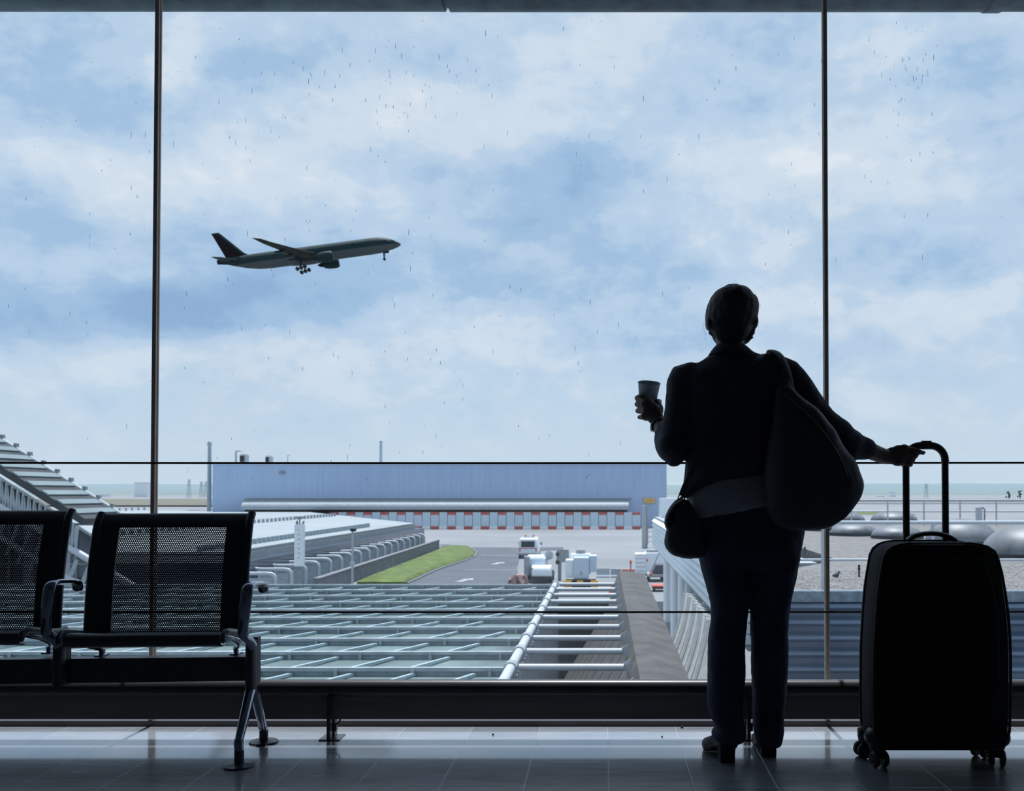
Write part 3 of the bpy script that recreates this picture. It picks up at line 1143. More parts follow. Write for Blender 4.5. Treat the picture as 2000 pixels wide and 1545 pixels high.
er.obj('earring', M['chrome'], person, smooth=180)

# ---- watch on the left wrist
w = MB()
wd = (LW - LE).normalized()
wc = LW - wd * .012
ax = wd.orthogonal().normalized()
bx = wd.cross(ax)
for off in (-.008, 0, .008):
    pts = [wc + wd * off + (ax * math.cos(a) + bx * math.sin(a)) * .0285 for a in np.linspace(0, 2 * PI, 29)]
    w.tube(pts, .0042, n=8)
wo_ = w.obj('watch', M['plastic'], person, smooth=60)
f = MB()
wf = wc + Vector((-.030, -.004, -.006))
f.ell(wf, .007, .019, .019, n=16, m=10)
f.obj('watch_case', M['chrome'], wo_, smooth=60)

# ---- shirt showing under the jacket
mb = MB()
mb.loft([ring(y, xl, xr, 3.47, hd, tilt=t) for (y, xl, xr, hd, t) in ((996, 1350, 1558, .118, .20), (993, 1341, 1571, .135, .20), (984, 1339, 1571, .1385, .18), (970, 1339, 1567, .136, .14), (950, 1343, 1552, .122, .08),
         (930, 1346, 1542, .110, .03), (915, 1348, 1538, .104, 0), (895, 1352, 1534, .098, 0))])
shirt = union('shirt', mb, M['shirt'], person, .0055, it=3, wrinkle=.003, wscale=16, seed=9)

# ---- trousers
mb = MB()
rings(mb, [(1108, 1372, 1556, 3.475, .105), (1085, 1362, 1560, 3.472, .126), (1060, 1352, 1567, 3.47, .137), (1034, 1343, 1571, 3.47, .136), (1010, 1342, 1571, 3.47, .130), (990, 1344, 1569, 3.47, .1275), (981, 1346, 1567, 3.47, .126)])
rings(mb, [(1449, 1398, 1453, 3.455, .050), (1440, 1392, 1456, 3.455, .060), (1430, 1389.5, 1456, 3.455, .064), (1418, 1398, 1454, 3.458, .060), (1404, 1389, 1453, 3.46, .062), (1388, 1384, 1450.5, 3.465, .064), (1359, 1381, 1453, 3.467, .066), (1317, 1382, 1455, 3.47, .067),
           (1255, 1383, 1456, 3.475, .068), (1235, 1385, 1457.5, 3.475, .066), (1209, 1388, 1459, 3.475, .066), (1180, 1387, 1462, 3.475, .074), (1150, 1380, 1463, 3.475, .084), (1117, 1371, 1464, 3.475, .096), (1085, 1364, 1466, 3.475, .105), (1050, 1362, 1462, 3.475, .105)])
rings(mb, [(1456, 1481, 1524, 3.525, .046), (1443, 1476, 1528, 3.525, .058), (1425, 1471.5, 1530.5, 3.525, .062), (1413, 1471, 1531, 3.522, .062), (1385, 1470.5, 1533, 3.52, .064), (1359, 1470, 1535, 3.515, .066), (1317, 1468, 1538, 3.51, .067),
           (1255, 1467, 1538.5, 3.50, .068), (1217, 1465.5, 1539, 3.495, .067), (1192, 1464.5, 1541, 3.49, .070), (1155, 1463.5, 1548, 3.485, .082), (1117, 1463, 1556, 3.48, .096), (1085, 1462, 1562, 3.478, .105), (1050, 1462, 1560, 3.475, .105)])
union('trousers', mb, M['jeans'], person, .0055, it=4, wrinkle=.0032, wscale=17, seed=21)

# ---- jacket with three-quarter sleeves
mb = MB()
rings(mb, [(972, 1330, 1345, 3.44, .02), (960, 1332, 1362, 3.45, .055), (945, 1335, 1420, 3.455, .085), (925, 1338, 1535, 3.46, .122), (900, 1340, 1540, 3.462, .126), (860, 1338, 1542, 3.462, .126), (810, 1332, 1545, 3.462, .126), (770, 1328, 1550, 3.462, .124),
           (745, 1326, 1552, 3.462, .115), (728, 1334, 1548, 3.463, .100), (715, 1350, 1536, 3.464, .082), (705, 1368, 1512, 3.465, .068), (696, 1381, 1486, 3.466, .062), (688, 1388, 1470, 3.467, .060), (680, 1394, 1462, 3.468, .058), (672, 1402, 1452, 3.470, .052)])
mb.tube([P(1367, 748, 3.462), P(1340, 742, 3.460), P(1337, 778, 3.455), P(1331, 815, 3.45), P(1322, 850, 3.445), P(1316, 872, 3.442)], [.060, .0635, .068, .062, .058, .060], n=22, ends='round', smooth=4)
mb.tube([P(1317, 870, 3.43), P(1312, 872, 3.47), P(1304, 862, 3.52), P(1300, 850, 3.555)], [.062, .060, .050, .040], n=22, ends='round', smooth=4)
mb.ell(P(1315, 893, 3.44), .034, .04, .034)
# right shoulder, sleeve
mb.ell(P(1506, 722, 3.462), .060, .07, .060)
mb.tube([P(1500, 738, 3.462), P(1530, 742, 3.46), P(1562, 786, 3.45), P(1596, 826, 3.44), P(1632, 857, 3.43), P(1650, 868, 3.432)], [.075, .079, .078, .070, .072, .066], n=22, ends='round', smooth=4)
mb.tube([P(1644, 862, 3.43), P(1662, 870, 3.44), P(1680, 875, 3.452), P(1689, 876.5, 3.46)], [.066, .056, .045, .0425], n=22, ends='round', smooth=4)
jacket = union('jacket', mb, M['ink_cloth'], person, .0062, it=4, wrinkle=.0045, wscale=12, seed=5)
# collar: turned-down band round the neck
c = MB()
pts_lo, pts_hi = [], []
for k in range(25):
    a = PI * .5 + 2 * PI * k / 24
    ca, sa = math.cos(a), math.sin(a)
    lo = P(1426, 694, 3.467) + Vector((ca * .078, sa * .072, -.004 * sa))
    hi = P(1426, 679, 3.470) + Vector((ca * .058, sa * .056, -.012 * sa))
    pts_lo.append(lo)
    pts_hi.append(hi)
out_ = [[l * 1.0 for l in pts_lo], [l.lerp(h, .5) + Vector((0, 0, .002)) for l, h in zip(pts_lo, pts_hi)], pts_hi]
inn = [[p + (Vector((P(1426, 690, 3.468).x, 3.468, p.z)) - p) * .07 for p in r] for r in out_]
c.loft([r[:-1] for r in out_ + inn[::-1]], cap=False)
nn = 24
c.add([], [])
c.obj('collar', M['ink_cloth'], jacket, smooth=60)

# ---- ankle boots with block heels
def boot(heel, toe_dir, yaw_len, ankle, hx):
    hd_ = Vector((toe_dir[0], toe_dir[1], 0)).normalized()
    sd = Vector((hd_.y, -hd_.x, 0))

    def sec(d, w, z0, z1):
        c0 = heel + hd_ * d
        o = []
        for k in range(16):
            a = 2 * PI * k / 16
            zz = math.sin(a)
            o.append(Vector((c0.x, c0.y, 0)) + sd * (math.cos(a) * w) + Vector((0, 0, z0 if zz < -.3 else (z0 + z1) / 2 + (z1 - z0) / 2 * zz)))
        return o
    m = MB()
    L_ = yaw_len
    m.loft([sec(-.006, .012, .062, .085), sec(.0, .024, .054, .108), sec(.02, .030, .050, .125), sec(.05, .031, .046, .125), sec(.08, .033, .034, .106), sec(.115, .038, .016, .080),
            sec(.155, .043, .004, .060), sec(.19, .040, .004, .050), sec(.215, .030, .006, .042), sec(L_, .014, .010, .030)])
    m.tube([Vector((heel.x, heel.y, .10)) + hd_ * .03, ankle], [.034, .036], n=16)
    so = union('shoe', m, M['shoe'], person, .004, it=3)
    h = MB()
    h.loft([[Vector((heel.x, heel.y, z)) + hd_ * (.026 + a * r1) + sd * (b * r2) for (a, b) in ((-1, -.7), (-.75, -1), (.8, -1), (1, -.8), (1, .8), (.8, 1), (-.75, 1), (-1, .7))] for (z, r1, r2) in
            ((0, .023, .0255), (.006, .0235, .0265), (.03, .0235, .0265), (.062, .026, .029))])
    h.obj('heel', M['black'], so, smooth=40)


hl = G(1423.5, 1491.5, 0)
boot(hl + Vector((0, .003, 0)), (-.20, .98), .232, P(1424, 1440, 3.455), 0)
hr = G(1503, 1480, 0)
boot(hr + Vector((0, .003, 0)), (.02, 1), .232, P(1503, 1440, 3.525), 0)

# ------------------------------------------------------------------ paper cup
mb = MB()
t_ax = T_AX
rot = Vector((0, 0, 1)).rotation_difference(t_ax)
prof_o = [(.0, .0), (.0268, .0), (.0275, .001), (.0285, .004), (.0418, .112), (.0432, .114), (.0436, .1162), (.0428, .118), (.0415, .1175), (.0405, .1155), (.0272, .008), (.0, .007)]
base = CUP_BASE
rg = []
for (r, h) in prof_o:
    rg.append([base + rot @ Vector((max(r, .0003) * math.cos(2 * PI * k / 40), max(r, .0003) * math.sin(2 * PI * k / 40), h)) for k in range(40)])
mb.loft(rg)


def cup_mat():
    m = mat('paper_cup', (.50, .55, .60), .7, var=.04)
    b = m.node_tree.nodes['Principled BSDF']
    b.inputs['Subsurface Weight'].default_value = .0
    return m


tag(mb.obj('paper_cup', cup_mat(), smooth=50), 'pale paper cup without a lid in the raised hand of the person', 'cup')

# ------------------------------------------------------------------ big slouchy shoulder bag
sbag = tag(empty('shoulder_bag', P(1590, 900, 3.30)), 'large slouchy black shoulder bag hanging at the back of the person', 'bag')
mb = MB()
rows = [(1034.5, 1560, 1600, 3.285, .022), (1032, 1535, 1612, 3.285, .045), (1024, 1515, 1630, 3.285, .064), (1010, 1504, 1650, 3.285, .078), (997, 1498, 1664, 3.285, .088), (971, 1494, 1680, 3.287, .098), (946, 1492, 1686, 3.288, .10), (922, 1492, 1680, 3.29, .096),
        (902, 1494, 1671.5, 3.292, .090), (877, 1498, 1651, 3.295, .080), (850, 1502, 1636, 3.298, .070), (830, 1506, 1624, 3.30, .062), (801, 1510, 1598, 3.303, .050), (775, 1514, 1566, 3.306, .034), (755, 1518, 1548, 3.310, .020)]
rings(mb, rows, ex=2.2)
sb = union('body', mb, M['bag'], sbag, .006, it=4, wrinkle=.0050, wscale=9, seed=14)
sb.name = 'bag_body'
mb = MB()
for dx in (0, 1):
    pts = [P(1540 + dx * 8, 775, 3.285 + dx * .03), P(1536 + dx * 4, 735, 3.335), P(1528 + dx * 2, 705, 3.375), P(1516 + dx * 2, 688.5, 3.425), P(1506 + dx * 2, 687.5, 3.475), P(1502, 698, 3.535), P(1502, 730, 3.575), P(1507, 775, 3.592), P(1516, 825, 3.592), P(1545, 868, 3.55), P(1566, 878, 3.45), P(1562, 850, 3.345)]
    mb.tube(pts[:], .012, n=10, flat=(.42, 1.25), up=(.3, -.6, .6), smooth=5)
mb.obj('strap', M['bag'], sbag, smooth=60)
mb = MB()
mb.tube([P(1531, 770, 3.262), P(1588, 822, 3.236), P(1636, 885, 3.213), P(1660, 950, 3.207)], .003, n=8, smooth=6)
mb.obj('piping', M['plastic'], sbag, smooth=60)
z = MB()
pz = P(1619, 1031, 3.275)
z.tube([pz + Vector((.007 * math.cos(a), 0, .007 * math.sin(a))) for a in np.linspace(0, 2 * PI, 17)], .0022, n=6)
z.tube([pz + Vector((0, 0, .007)), pz + Vector((0, 0, .02))], .002, n=6)
z.obj('zip_pull', M['chrome'], sbag, smooth=60)

# ------------------------------------------------------------------ small crossbody bag on the left hip
cb = tag(empty('crossbody_bag', P(1335, 1040, 3.42)), 'small black crossbody bag with a ribbed edge at the left hip of the person', 'bag')
mb = MB()
YC = 3.385
rings(mb, [(1090.5, 1338, 1366, YC, .022), (1088, 1322, 1374, YC, .038), (1082, 1310, 1378, YC, .048), (1072, 1301, 1380, YC, .052), (1059, 1297.5, 1380, YC, .052), (1045, 1299, 1378, YC, .050), (1032, 1302, 1374, YC, .046),
           (1015, 1311, 1368, YC, .042), (1000, 1315, 1360, YC, .036), (985, 1321, 1350, YC, .028), (976, 1327, 1344, YC, .018)], ex=2.4)
cbb = union('bag_body', mb, M['bag'], cb, .005, it=3, wrinkle=.003, wscale=15, seed=2)
mb = MB()
edge = [P(1327, 978, YC), P(1316, 985, YC), P(1306, 997, YC), P(1300, 1010, YC), P(1298.5, 1023, YC), P(1303, 1033, YC)]
e2, _ = spline([Vector(p) for p in edge], [1] * len(edge), 3)
for i, p in enumerate(e2):
    mb.ell(p + Vector((.011, 0, 0)), .0135, .030, .0068, n=12, m=8)
mb.tube([p + Vector((.016, 0, 0)) for p in e2], .017, n=12, flat=(1, .8))
mb.obj('ribbed_edge', M['bag'], cb, smooth=60)
mb = MB()
mb.tube([P(1325, 980, YC), P(1324.5, 972, YC), P(1328, 966.5, YC), P(1334, 968, YC), P(1337, 974, YC), P(1336, 982, YC)], .0022, n=8, smooth=4)
mb.obj('ring', M['plastic'], cb, smooth=60)
mb = MB()
mb.tube([P(1331, 968, YC), P(1338, 950, 3.37), P(1352, 920, 3.345), P(1378, 850, 3.328), P(1420, 770, 3.335), P(1468, 712, 3.368), P(1490, 696, 3.42), P(1494, 694.5, 3.47), P(1490, 700, 3.53)], .0085, n=8, flat=(.25, 1.2), up=(0, -1, .2), smooth=5)
mb.obj('strap', M['bag'], cb, smooth=60)
mb = MB().ell(P(1309.5, 1019, YC - .038), .0022, .0022, .0022, n=8, m=6)
mb.obj('stud', M['chrome'], cb, smooth=180)

# ------------------------------------------------------------------ suitcase
case = tag(empty('suitcase', (P(1826, 1490, 3.45).x, 3.45, 0)), 'large black fabric suitcase on spinner wheels with its pull handle raised', 'suitcase')
YF, YK = 3.335, 3.565
rows = [(1060, 1745, 1896), (1062.5, 1727, 1914), (1067, 1714, 1929), (1075, 1704, 1942), (1087, 1698, 1948), (1117, 1693, 1956), (1150, 1688, 1962), (1192, 1684.5, 1968), (1234, 1682, 1971.5), (1276, 1680, 1973), (1350, 1679.5, 1973.5), (1420, 1680.5, 1971),
        (1440, 1684, 1966), (1450, 1690, 1960), (1454, 1698, 1952)]
mb = MB()
rg = []
for (y, xl, xr) in rows:
    z = P(1800, y, 3.42).z
    x0, x1 = P(xl, y, 3.53).x, P(xr, y, 3.375).x
    cx, hw = (x0 + x1) / 2, (x1 - x0) / 2
    hdp = (YK - YF) / 2 * (1 if 1075 < y < 1445 else (.93 if y > 1062 else .85))
    out = []
    for k in range(48):
        t = 2 * PI * k / 48
        ct, s_ = math.cos(t), math.sin(t)
        out.append(Vector((cx + hw * math.copysign(abs(ct) ** .33, ct), (YF + YK) / 2 + hdp * math.copysign(abs(s_) ** .42, s_), z)))
    rg.append(out)
mb.loft(rg)
shell = mb.obj('case_body', M['fabric'], case, smooth=60)
# piping along the front and back seams, following the outline
for off, nm in ((YF + .028, 'front_piping'), (YK - .030, 'back_piping')):
    m = MB()
    loop = []
    sh = .0 if off < 3.4 else .0
    L_, R_ = [], []
    for (y, xl, xr) in rows:
        z = P(1800, y, 3.42).z
        x0, x1 = P(xl, y, 3.53).x, P(xr, y, 3.375).x
        L_.append(Vector((x0 + .004, off, z)))
        R_.append(Vector((x1 - .004, off, z)))
    loop = L_ + R_[::-1]
    loop.append(loop[0])
    m.tube(loop, .0055, n=8)
    m.obj('piping', M['plastic'], shell, smooth=60)
# raised front pocket panel and zip
m = MB()
inset = []
for (y, xl, xr) in rows[2:]:
    y2 = 1085 + (y - 1067) * .86
    z = P(1800, y2, 3.335).z
    x0, x1 = P(xl + 38, y2, 3.53).x, P(xr - 30, y2, 3.375).x
    inset.append((x0, x1, z))
for o_, k_ in ((.004, 0), (-.016, .004), (-.020, .016)):
    pass
l0 = [[Vector((x0 + k_ * 1, YF + o_, z)) for (x0, x1, z) in inset] + [Vector((x1 - k_, YF + o_, z)) for (x0, x1, z) in inset[::-1]] for o_, k_ in ((.03, 0), (-.004, 0), (-.009, .006), (-.011, .02))]
m.loft(l0)
m.obj('front_pocket', M['fabric'], shell, smooth=50)
m = MB()
zp = Vector((P(1692, 1392, 3.50).x - .004, 3.47, P(1692, 1392, 3.5).z))
m.bbox(zp + Vector((-.004, -.006, -.008)), zp + Vector((.003, .006, .006)), .002)
m.bbox(zp + Vector((-.004, -.004, -.034)), zp + Vector((-.001, .004, -.008)), .001)
m.obj('zip_pull', M['chrome'], shell)
# carry handle
m = MB()
m.tube([P(1772, 1056, 3.45), P(1785, 1047.5, 3.45), P(1805, 1042.5, 3.45), P(1830, 1042.5, 3.45), P(1852, 1048, 3.45), P(1866, 1056, 3.45)], [.012, .012, .0115, .0115, .012, .012], n=12, flat=(.75, 1.6), up=(0, 0, 1), smooth=5)
m.obj('carry_handle', M['plastic'], case, smooth=60)
# pull handle
m = MB()
zt_ = P(1800, 1075, HY_).z
tl, tr_ = P(1770, 1000, HY_).x, P(1846.5, 1000, HY_).x
for x in (tl, tr_):
    m.tube([(x, HY_, zt_), (x, HY_, P(1800, 905, HY_).z)], .0125, n=16, flat=(.8, 1), up=(0, 1, 0))
ph = m.obj('pull_handle', M['plastic'], case, smooth=60)
m = MB()
ctop = P(1808, 870.5, HY_).z
pts = [Vector((tl, HY_, P(0, 912, HY_).z)), Vector((tl, HY_, ctop - .052))]
for a in np.linspace(180, 90, 8):
    pts.append(Vector((tl + .052 + .052 * math.cos(math.radians(a)), HY_, ctop - .052 + .052 * math.sin(math.radians(a)))))
for a in np.linspace(90, 0, 8):
    pts.append(Vector((tr_ - .052 + .052 * math.cos(math.radians(a)), HY_, ctop - .052 + .052 * math.sin(math.radians(a)))))
pts.append(Vector((tr_, HY_, P(0, 905, HY_).z)))
m.tube(pts, .0138, n=16, flat=(1, 1), up=(0, 1, 0))
m.obj('grip', M['plastic'], ph, smooth=60)
b = P(1809, 862.8, HY_)
MB().bbox((b.x - .018, HY_ - .008, b.z - .004), (b.x + .018, HY_ + .008, b.z + .0035), .002).obj('button', M['plastic'], ph)
# spinner wheels
def spinner(x, y, yaw, dbl=True):
    m = MB()
    m.lathe((x, y, 0), [(.012, .050), (.026, .056), (.030, .075), (.030, .10)], n=20)
    hx_, hy_ = math.cos(yaw), math.sin(yaw)
    ax_ = Vector((-hy_, hx_, 0))
    wc_ = Vector((x, y, .0275)) - Vector((hx_, hy_, 0)) * .012
    m.tube([wc_ + Vector((0, 0, .0)), Vector((x, y, .058))], [.010, .016], n=12)
    h = m.obj('wheel_fork', M['plastic'], case, smooth=50)
    for s in (-1, 1):
        w_ = MB()
        c_ = wc_ + ax_ * s * .0175
        prof = [(.012, -.008), (.024, -.009), (.0272, -.006), (.0272, .006), (.024, .009), (.012, .008)]
        rgs = []
        sx_ = Vector((hx_, hy_, 0))
        for (r, d) in prof:
            rgs.append([c_ + ax_ * d + sx_ * (r * math.cos(2 * PI * k / 28)) + Vector((0, 0, r * math.sin(2 * PI * k / 28))) for k in range(28)])
        w_.loft(rgs)
        wo2 = w_.obj('wheel', M['plastic'], case, smooth=40)
        hb = MB()
        for k in range(6):
            a = PI / 3 * k
            q = sx_ * math.cos(a) + Vector((0, 0, math.sin(a)))
            hb.bar(c_ + ax_ * s * .0085 + q * .005, c_ + ax_ * s * .0085 + q * .019, .004, .003, up=ax_)
        hb.tube([c_ + ax_ * s * .0088 + (sx_ * math.cos(a) + Vector((0, 0, math.sin(a)))) * .020 for a in np.linspace(0, 2 * PI, 25)], .0018, n=6)
        hb.ell(c_ + ax_ * s * .009, .005, .005, .005, n=10, m=6)
        hb.obj('hub', M['wheel_grey'], wo2, smooth=60)


spinner(G(1712, 1494, 0).x, 3.392, PI / 2 + .25)
spinner(G(1940, 1489, 0).x, 3.405, PI / 2 - .3)
spinner(G(1690, 1477, 0).x, 3.505, .15)
spinner(G(1914, 1474, 0).x, 3.515, PI / 2 - .9)
# corner guards over the wheels
for px_, yy in ((1705, 3.40), (1955, 3.40), (1700, 3.51), (1942, 3.51)):
    p = P(px_, 1448, yy)
    MB().ell((p.x, yy, .098), .030, .042, .034, n=18, m=12).obj('corner_guard', M['plastic'], case, smooth=180)
#%%PART3
# ------------------------------------------------------------------ outside: ground
GZ = -5.75
mb = MB()
mb.add([(-2500, 4.1, GZ), (2500, 4.1, GZ), (2500, 2600, GZ), (-2500, 2600, GZ)], [(0, 1, 2, 3)])
struct('ground_apron', mb, M['apron'])


def sheet(name, pts, h, m, kind='structure', z=GZ):
    o = MB().prism([(p[0], p[1], z) for p in pts], (0, 0, h)).obj(name, m)
    tag(o, kind=kind)
    return o


def gp(*pts):
    return [tuple(G(x, y, GZ))[:2] for x, y in pts]


sheet('road_surface', gp((640, 1200), (1024, 1200), (1010, 1110), (1016, 1088), (1030, 1078), (1100, 1074), (1100, 1069), (1010, 1070), (905, 1069), (880, 1064), (860, 1064), (700, 1150)), .03, M['asphalt'])
# road markings
mk = MB()
for a, b, w in (((905, 1114), (1012, 1114), .25), ((940, 1085), (1014, 1086), .3)):
    p, q = G(*a, GZ), G(*b, GZ)
    mk.bar(p + Vector((0, 0, .04)), q + Vector((0, 0, .04)), w, .02)
for (x, y) in ((905, 1134), (970, 1101)):
    p = G(x, y, GZ) + Vector((0, 0, .032))
    mk.prism([p + Vector(v) for v in ((-.5, -1.2, 0), (.1, -1.4, 0), (.35, .2, 0), (.75, .0, 0), (.55, 1.5, 0), (-.3, .8, 0), (.0, .5, 0))], (0, 0, .012))
struct('road_marking', mk, M['line'])
# grass bank with a kerb
mb = MB()
gpoly = gp((697, 1141), (792, 1141), (850, 1114), (905, 1096), (925, 1087), (927, 1079), (916, 1071), (888, 1069), (869, 1071), (809, 1096))
cx = sum(p[0] for p in gpoly) / len(gpoly)
cy = sum(p[1] for p in gpoly) / len(gpoly)
r0 = [Vector((x, y, GZ)) for x, y in gpoly]
r1 = [Vector((x, y, GZ + .16)) for x, y in gpoly]
r2 = [Vector((x + (cx - x) * .12, y + (cy - y) * .05, GZ + .35)) for x, y in gpoly]
mb.loft([r0, r1, r2])
o = mb.obj('grass_bank', M['grassm'])
tag(o, 'bright green grass bank between the grey wall and the road', 'grass', kind='stuff')
kb = MB()
kp = gp((792, 1141.5), (850, 1114.5), (905, 1096.5), (926, 1087.5), (929, 1079), (917, 1070.5))
kb.tube([(x + .1, y - .05, GZ + .06) for x, y in kp], .12, n=6)
struct('kerb', kb, M['wallgrey'])
# low grey wall beside the grass
wa, wb = G(685, 1141, GZ), G(858, 1073, GZ)
mb = MB()
wn_ = Vector((-1, 0, 0))
mb.prism([wa + Vector((0, -8, 0)), wb, wb + wn_ * .35, wa + Vector((-.35, -8, 0))], (0, 0, 1.05))
mb.prism([wa + Vector((.06, -8, 1.05)), wb + Vector((.06, .05, 1.05)), wb + wn_ * .41 + Vector((0, .05, 1.05)), wa + Vector((-.41, -8, 1.05))], (0, 0, .09))
struct('wall_road', mb, M['wallgrey'])
# white tubular canopy frames in a row behind that wall
NF = 18
fr0 = None
for i in range(NF):
    y = 58.5 + i * 3.2
    xr_ = -19.6 + (y - 72) * (-.9 / 44) - .25
    loc = Vector((xr_, y, GZ))
    if fr0 is None:
        fr0 = tag(empty('canopy_frame', loc), 'white tubular frame with a bent arm in the row behind the grey wall', 'frame', 'white canopy frames behind the grey wall')
        m = MB()
        m.tube([loc + Vector((-.15, 0, 0)), loc + Vector((-.15, 0, 1.3)), loc + Vector((-.25, 0, 1.72)), loc + Vector((-.65, 0, 1.85)), loc + Vector((-2.2, 0, 1.85)), loc + Vector((-2.6, 0, 2.0)), loc + Vector((-2.9, 0, 2.35))], .105, n=10, flat=(1, 1), up=(0, 1, 0), smooth=4)
        m.obj('arm', M['white'], fr0, smooth=60)
        m = MB()
        m.tube([loc + Vector((-2.2, 0, 0)), loc + Vector((-2.2, 0, 1.8))], .09, n=8)
        m.obj('post', M['white'], fr0, smooth=60)
        m = MB().box(loc + Vector((-2.1, -.03, .2)), loc + Vector((-.35, .03, 1.55)))
        m.obj('screen', M['terminal'], fr0)
    else:
        dup(fr0, loc)
struct('ground_yard', MB().prism([(-40, 40, GZ + .012), (-19.6, 40, GZ + .012), (-20.3, 122, GZ + .012), (-40, 122, GZ + .012)], (0, 0, .02)), M['fascia'])

# ------------------------------------------------------------------ wide pale roof on the left
RZ = -2.87
rf = tag(empty('station_roof', (-60, 110, GZ)), 'wide pale flat roof with rows of dark studs, left of the road', 'roof')
rp = [(-23.2, 60), (-22.6, 116), (-57, 186), (-130, 215), (-130, 60)]
MB().prism([(x, y, RZ) for x, y in rp], (0, 0, .16)).obj('roof_sheet', M['roof_white'], rf)
MB().prism([(x * .997, y, RZ - .55) for x, y in rp], (0, 0, .5)).obj('fascia', M['fascia'], rf)
mb = MB()
for k, (ya, yb) in enumerate(((60, 116),)):
    mb.tube([(-22.75, 60, RZ - .75), (-22.3, 116, RZ - .75)], .16, n=10)
    mb.tube([(-22.5, 60, RZ - 1.5), (-22.0, 110, RZ - 1.5)], .12, n=10)
mb.obj('gutter_pipe', M['lightgrey'], rf, smooth=60)
mb = MB().prism([(x * .93 - .5, y + .5, GZ) for x, y in rp if x > -60] + [(-125, 184, GZ), (-125, 62, GZ)], (0, 0, 2.4))
mb.obj('wall', M['terminal_glass'], rf)
for i in range(9):
    x, y = -23.6 + i * .1, 62 + i * 6.6
    MB().box((x - .15, y - .15, GZ), (x + .15, y + .15, RZ - .5)).obj('column', M['lightgrey'], rf)
for X_, ya, yb, st_ in ((-24.9, 60, 104, .95), (-41.5, 60, 152, 1.5), (-96, 120, 206, 2.6)):
    m = MB()
    n_ = int((yb - ya) / st_)
    for k in range(n_):
        y = ya + k * st_
        m.box((X_ - .13, y - .16, RZ + .15), (X_ + .13, y + .16, RZ + .42 + (.0015 * y)))
    m.obj('stud_row', M['terminal'], rf)

# ------------------------------------------------------------------ warehouse
WD = 186.0
wx0, wx1 = P(415, 950, WD).x, P(1302, 950, WD).x
wz = P(800, 903, WD).z
wh = tag(empty('warehouse', ((wx0 + wx1) / 2, WD + 15, GZ)), 'long blue-grey warehouse across the apron with a pale low canopy', 'building')
MB().box((wx0, WD, GZ), (wx1, WD + 32, wz - .45)).obj('wall', M['ware'], wh)
MB().box((wx0 - .15, WD - .15, wz - .45), (wx1 + .15, WD + 32.1, wz)).obj('parapet', M['ware_top'], wh)
m = MB()
ax0, ax1 = P(472, 985, WD - 3).x, P(1228, 985, WD - 3).x
az1, az0 = P(800, 977.5, WD - 3).z, P(800, 995.5, WD - 3).z
pr = []
for k in range(9):
    a = PI / 2 * k / 8
    pr.append((WD - 1.2 - 2.2 * math.sin(a), az0 + (az1 - az0) * (math.cos(a) * .9 + .1)))
m.loft([[Vector((x, WD, az0))] + [Vector((x, WD, az1))] + [Vector((x, a, b)) for a, b in pr] + [Vector((x, WD - 3.4, az0))] for x in (ax0, ax1)])
m.obj('canopy', M['white_dirty'], wh, smooth=40)
MB().box((ax0 + .3, WD - 2.2, az0 - .55), (ax1 - .3, WD - .02, az0 - .03)).obj('canopy_shadow', M['black'], wh)  # black box stands in for the shadow line under the canopy
MB().box((P(478, 976, WD).x, WD - .12, az1 + .05), (ax1 + .6, WD - .01, az1 + .38)).obj('flashing', M['grey'], wh)
for xx in (500, 620, 745, 860, 975, 1090):
    x = P(xx, 1020, WD - 1).x
    MB().box((x - 2.0, WD - .25, GZ), (x + 2.0, WD - .02, GZ + 3.2)).obj('dock_door', M['terminal'], wh)
MB().box((P(551, 922, WD).x - .5, WD - .35, P(551, 925, WD).z), (P(551, 922, WD).x + .5, WD - .01, P(551, 920, WD).z)).obj('wall_lamp', M['grey'], wh)

SD = WD - .4
sx0, sx1, sz0, sz1 = P(1258, 978, SD).x, P(1278.5, 978, SD).x, P(1268, 982.5, SD).z, P(1268, 973.5, SD).z
s = tag(empty('stand_sign', ((sx0 + sx1) / 2, SD, sz0)), 'small yellow sign with dark marks on the right end of the warehouse', 'sign')
MB().box((sx0, SD, sz0), (sx1, WD - .01, sz1)).obj('board', M['yellow'], s)
m = MB()
h_ = sz1 - sz0
for k, (a, b) in enumerate(((.22, .3), (.36, .5), (.54, .6), (.64, .78))):
    m.box((sx0 + (sx1 - sx0) * a, SD - .02, sz0 + h_ * .35), (sx0 + (sx1 - sx0) * b, SD + .01, sz0 + h_ * .62))
m.obj('marks', M['grey'], s)

# roof units, lamp and masts
for (x0, x1, y0, y1, D, nm, lab) in ((470, 484.5, 888, 903, WD + 6, 'roof_unit', 'dark square ventilation unit on the warehouse roof, the left one'), (520, 532, 891, 903, WD + 8, 'roof_unit', 'dark ventilation unit with a rounded hood on the warehouse roof, the right one')):
    a, b = P(x0, y1, D), P(x1, y0, D)
    r = tag(empty(nm, ((a.x + b.x) / 2, D, wz)), lab, 'ventilation unit', 'ventilation units on the warehouse roof')
    MB().bbox((a.x, D - .6, wz - .02), (b.x, D + .6, b.z), .12).obj('housing', M['fascia'], r)
    MB().box((a.x + .05, D - .66, wz + .3), (b.x - .5, D - .55, b.z - .25)).obj('grille', M['black'], r)
    MB().ell(((a.x + b.x) / 2, D, b.z), (b.x - a.x) * .45, .5, .22 if nm else .1, n=14, m=8).obj('hood', M['grey'], r, smooth=180)


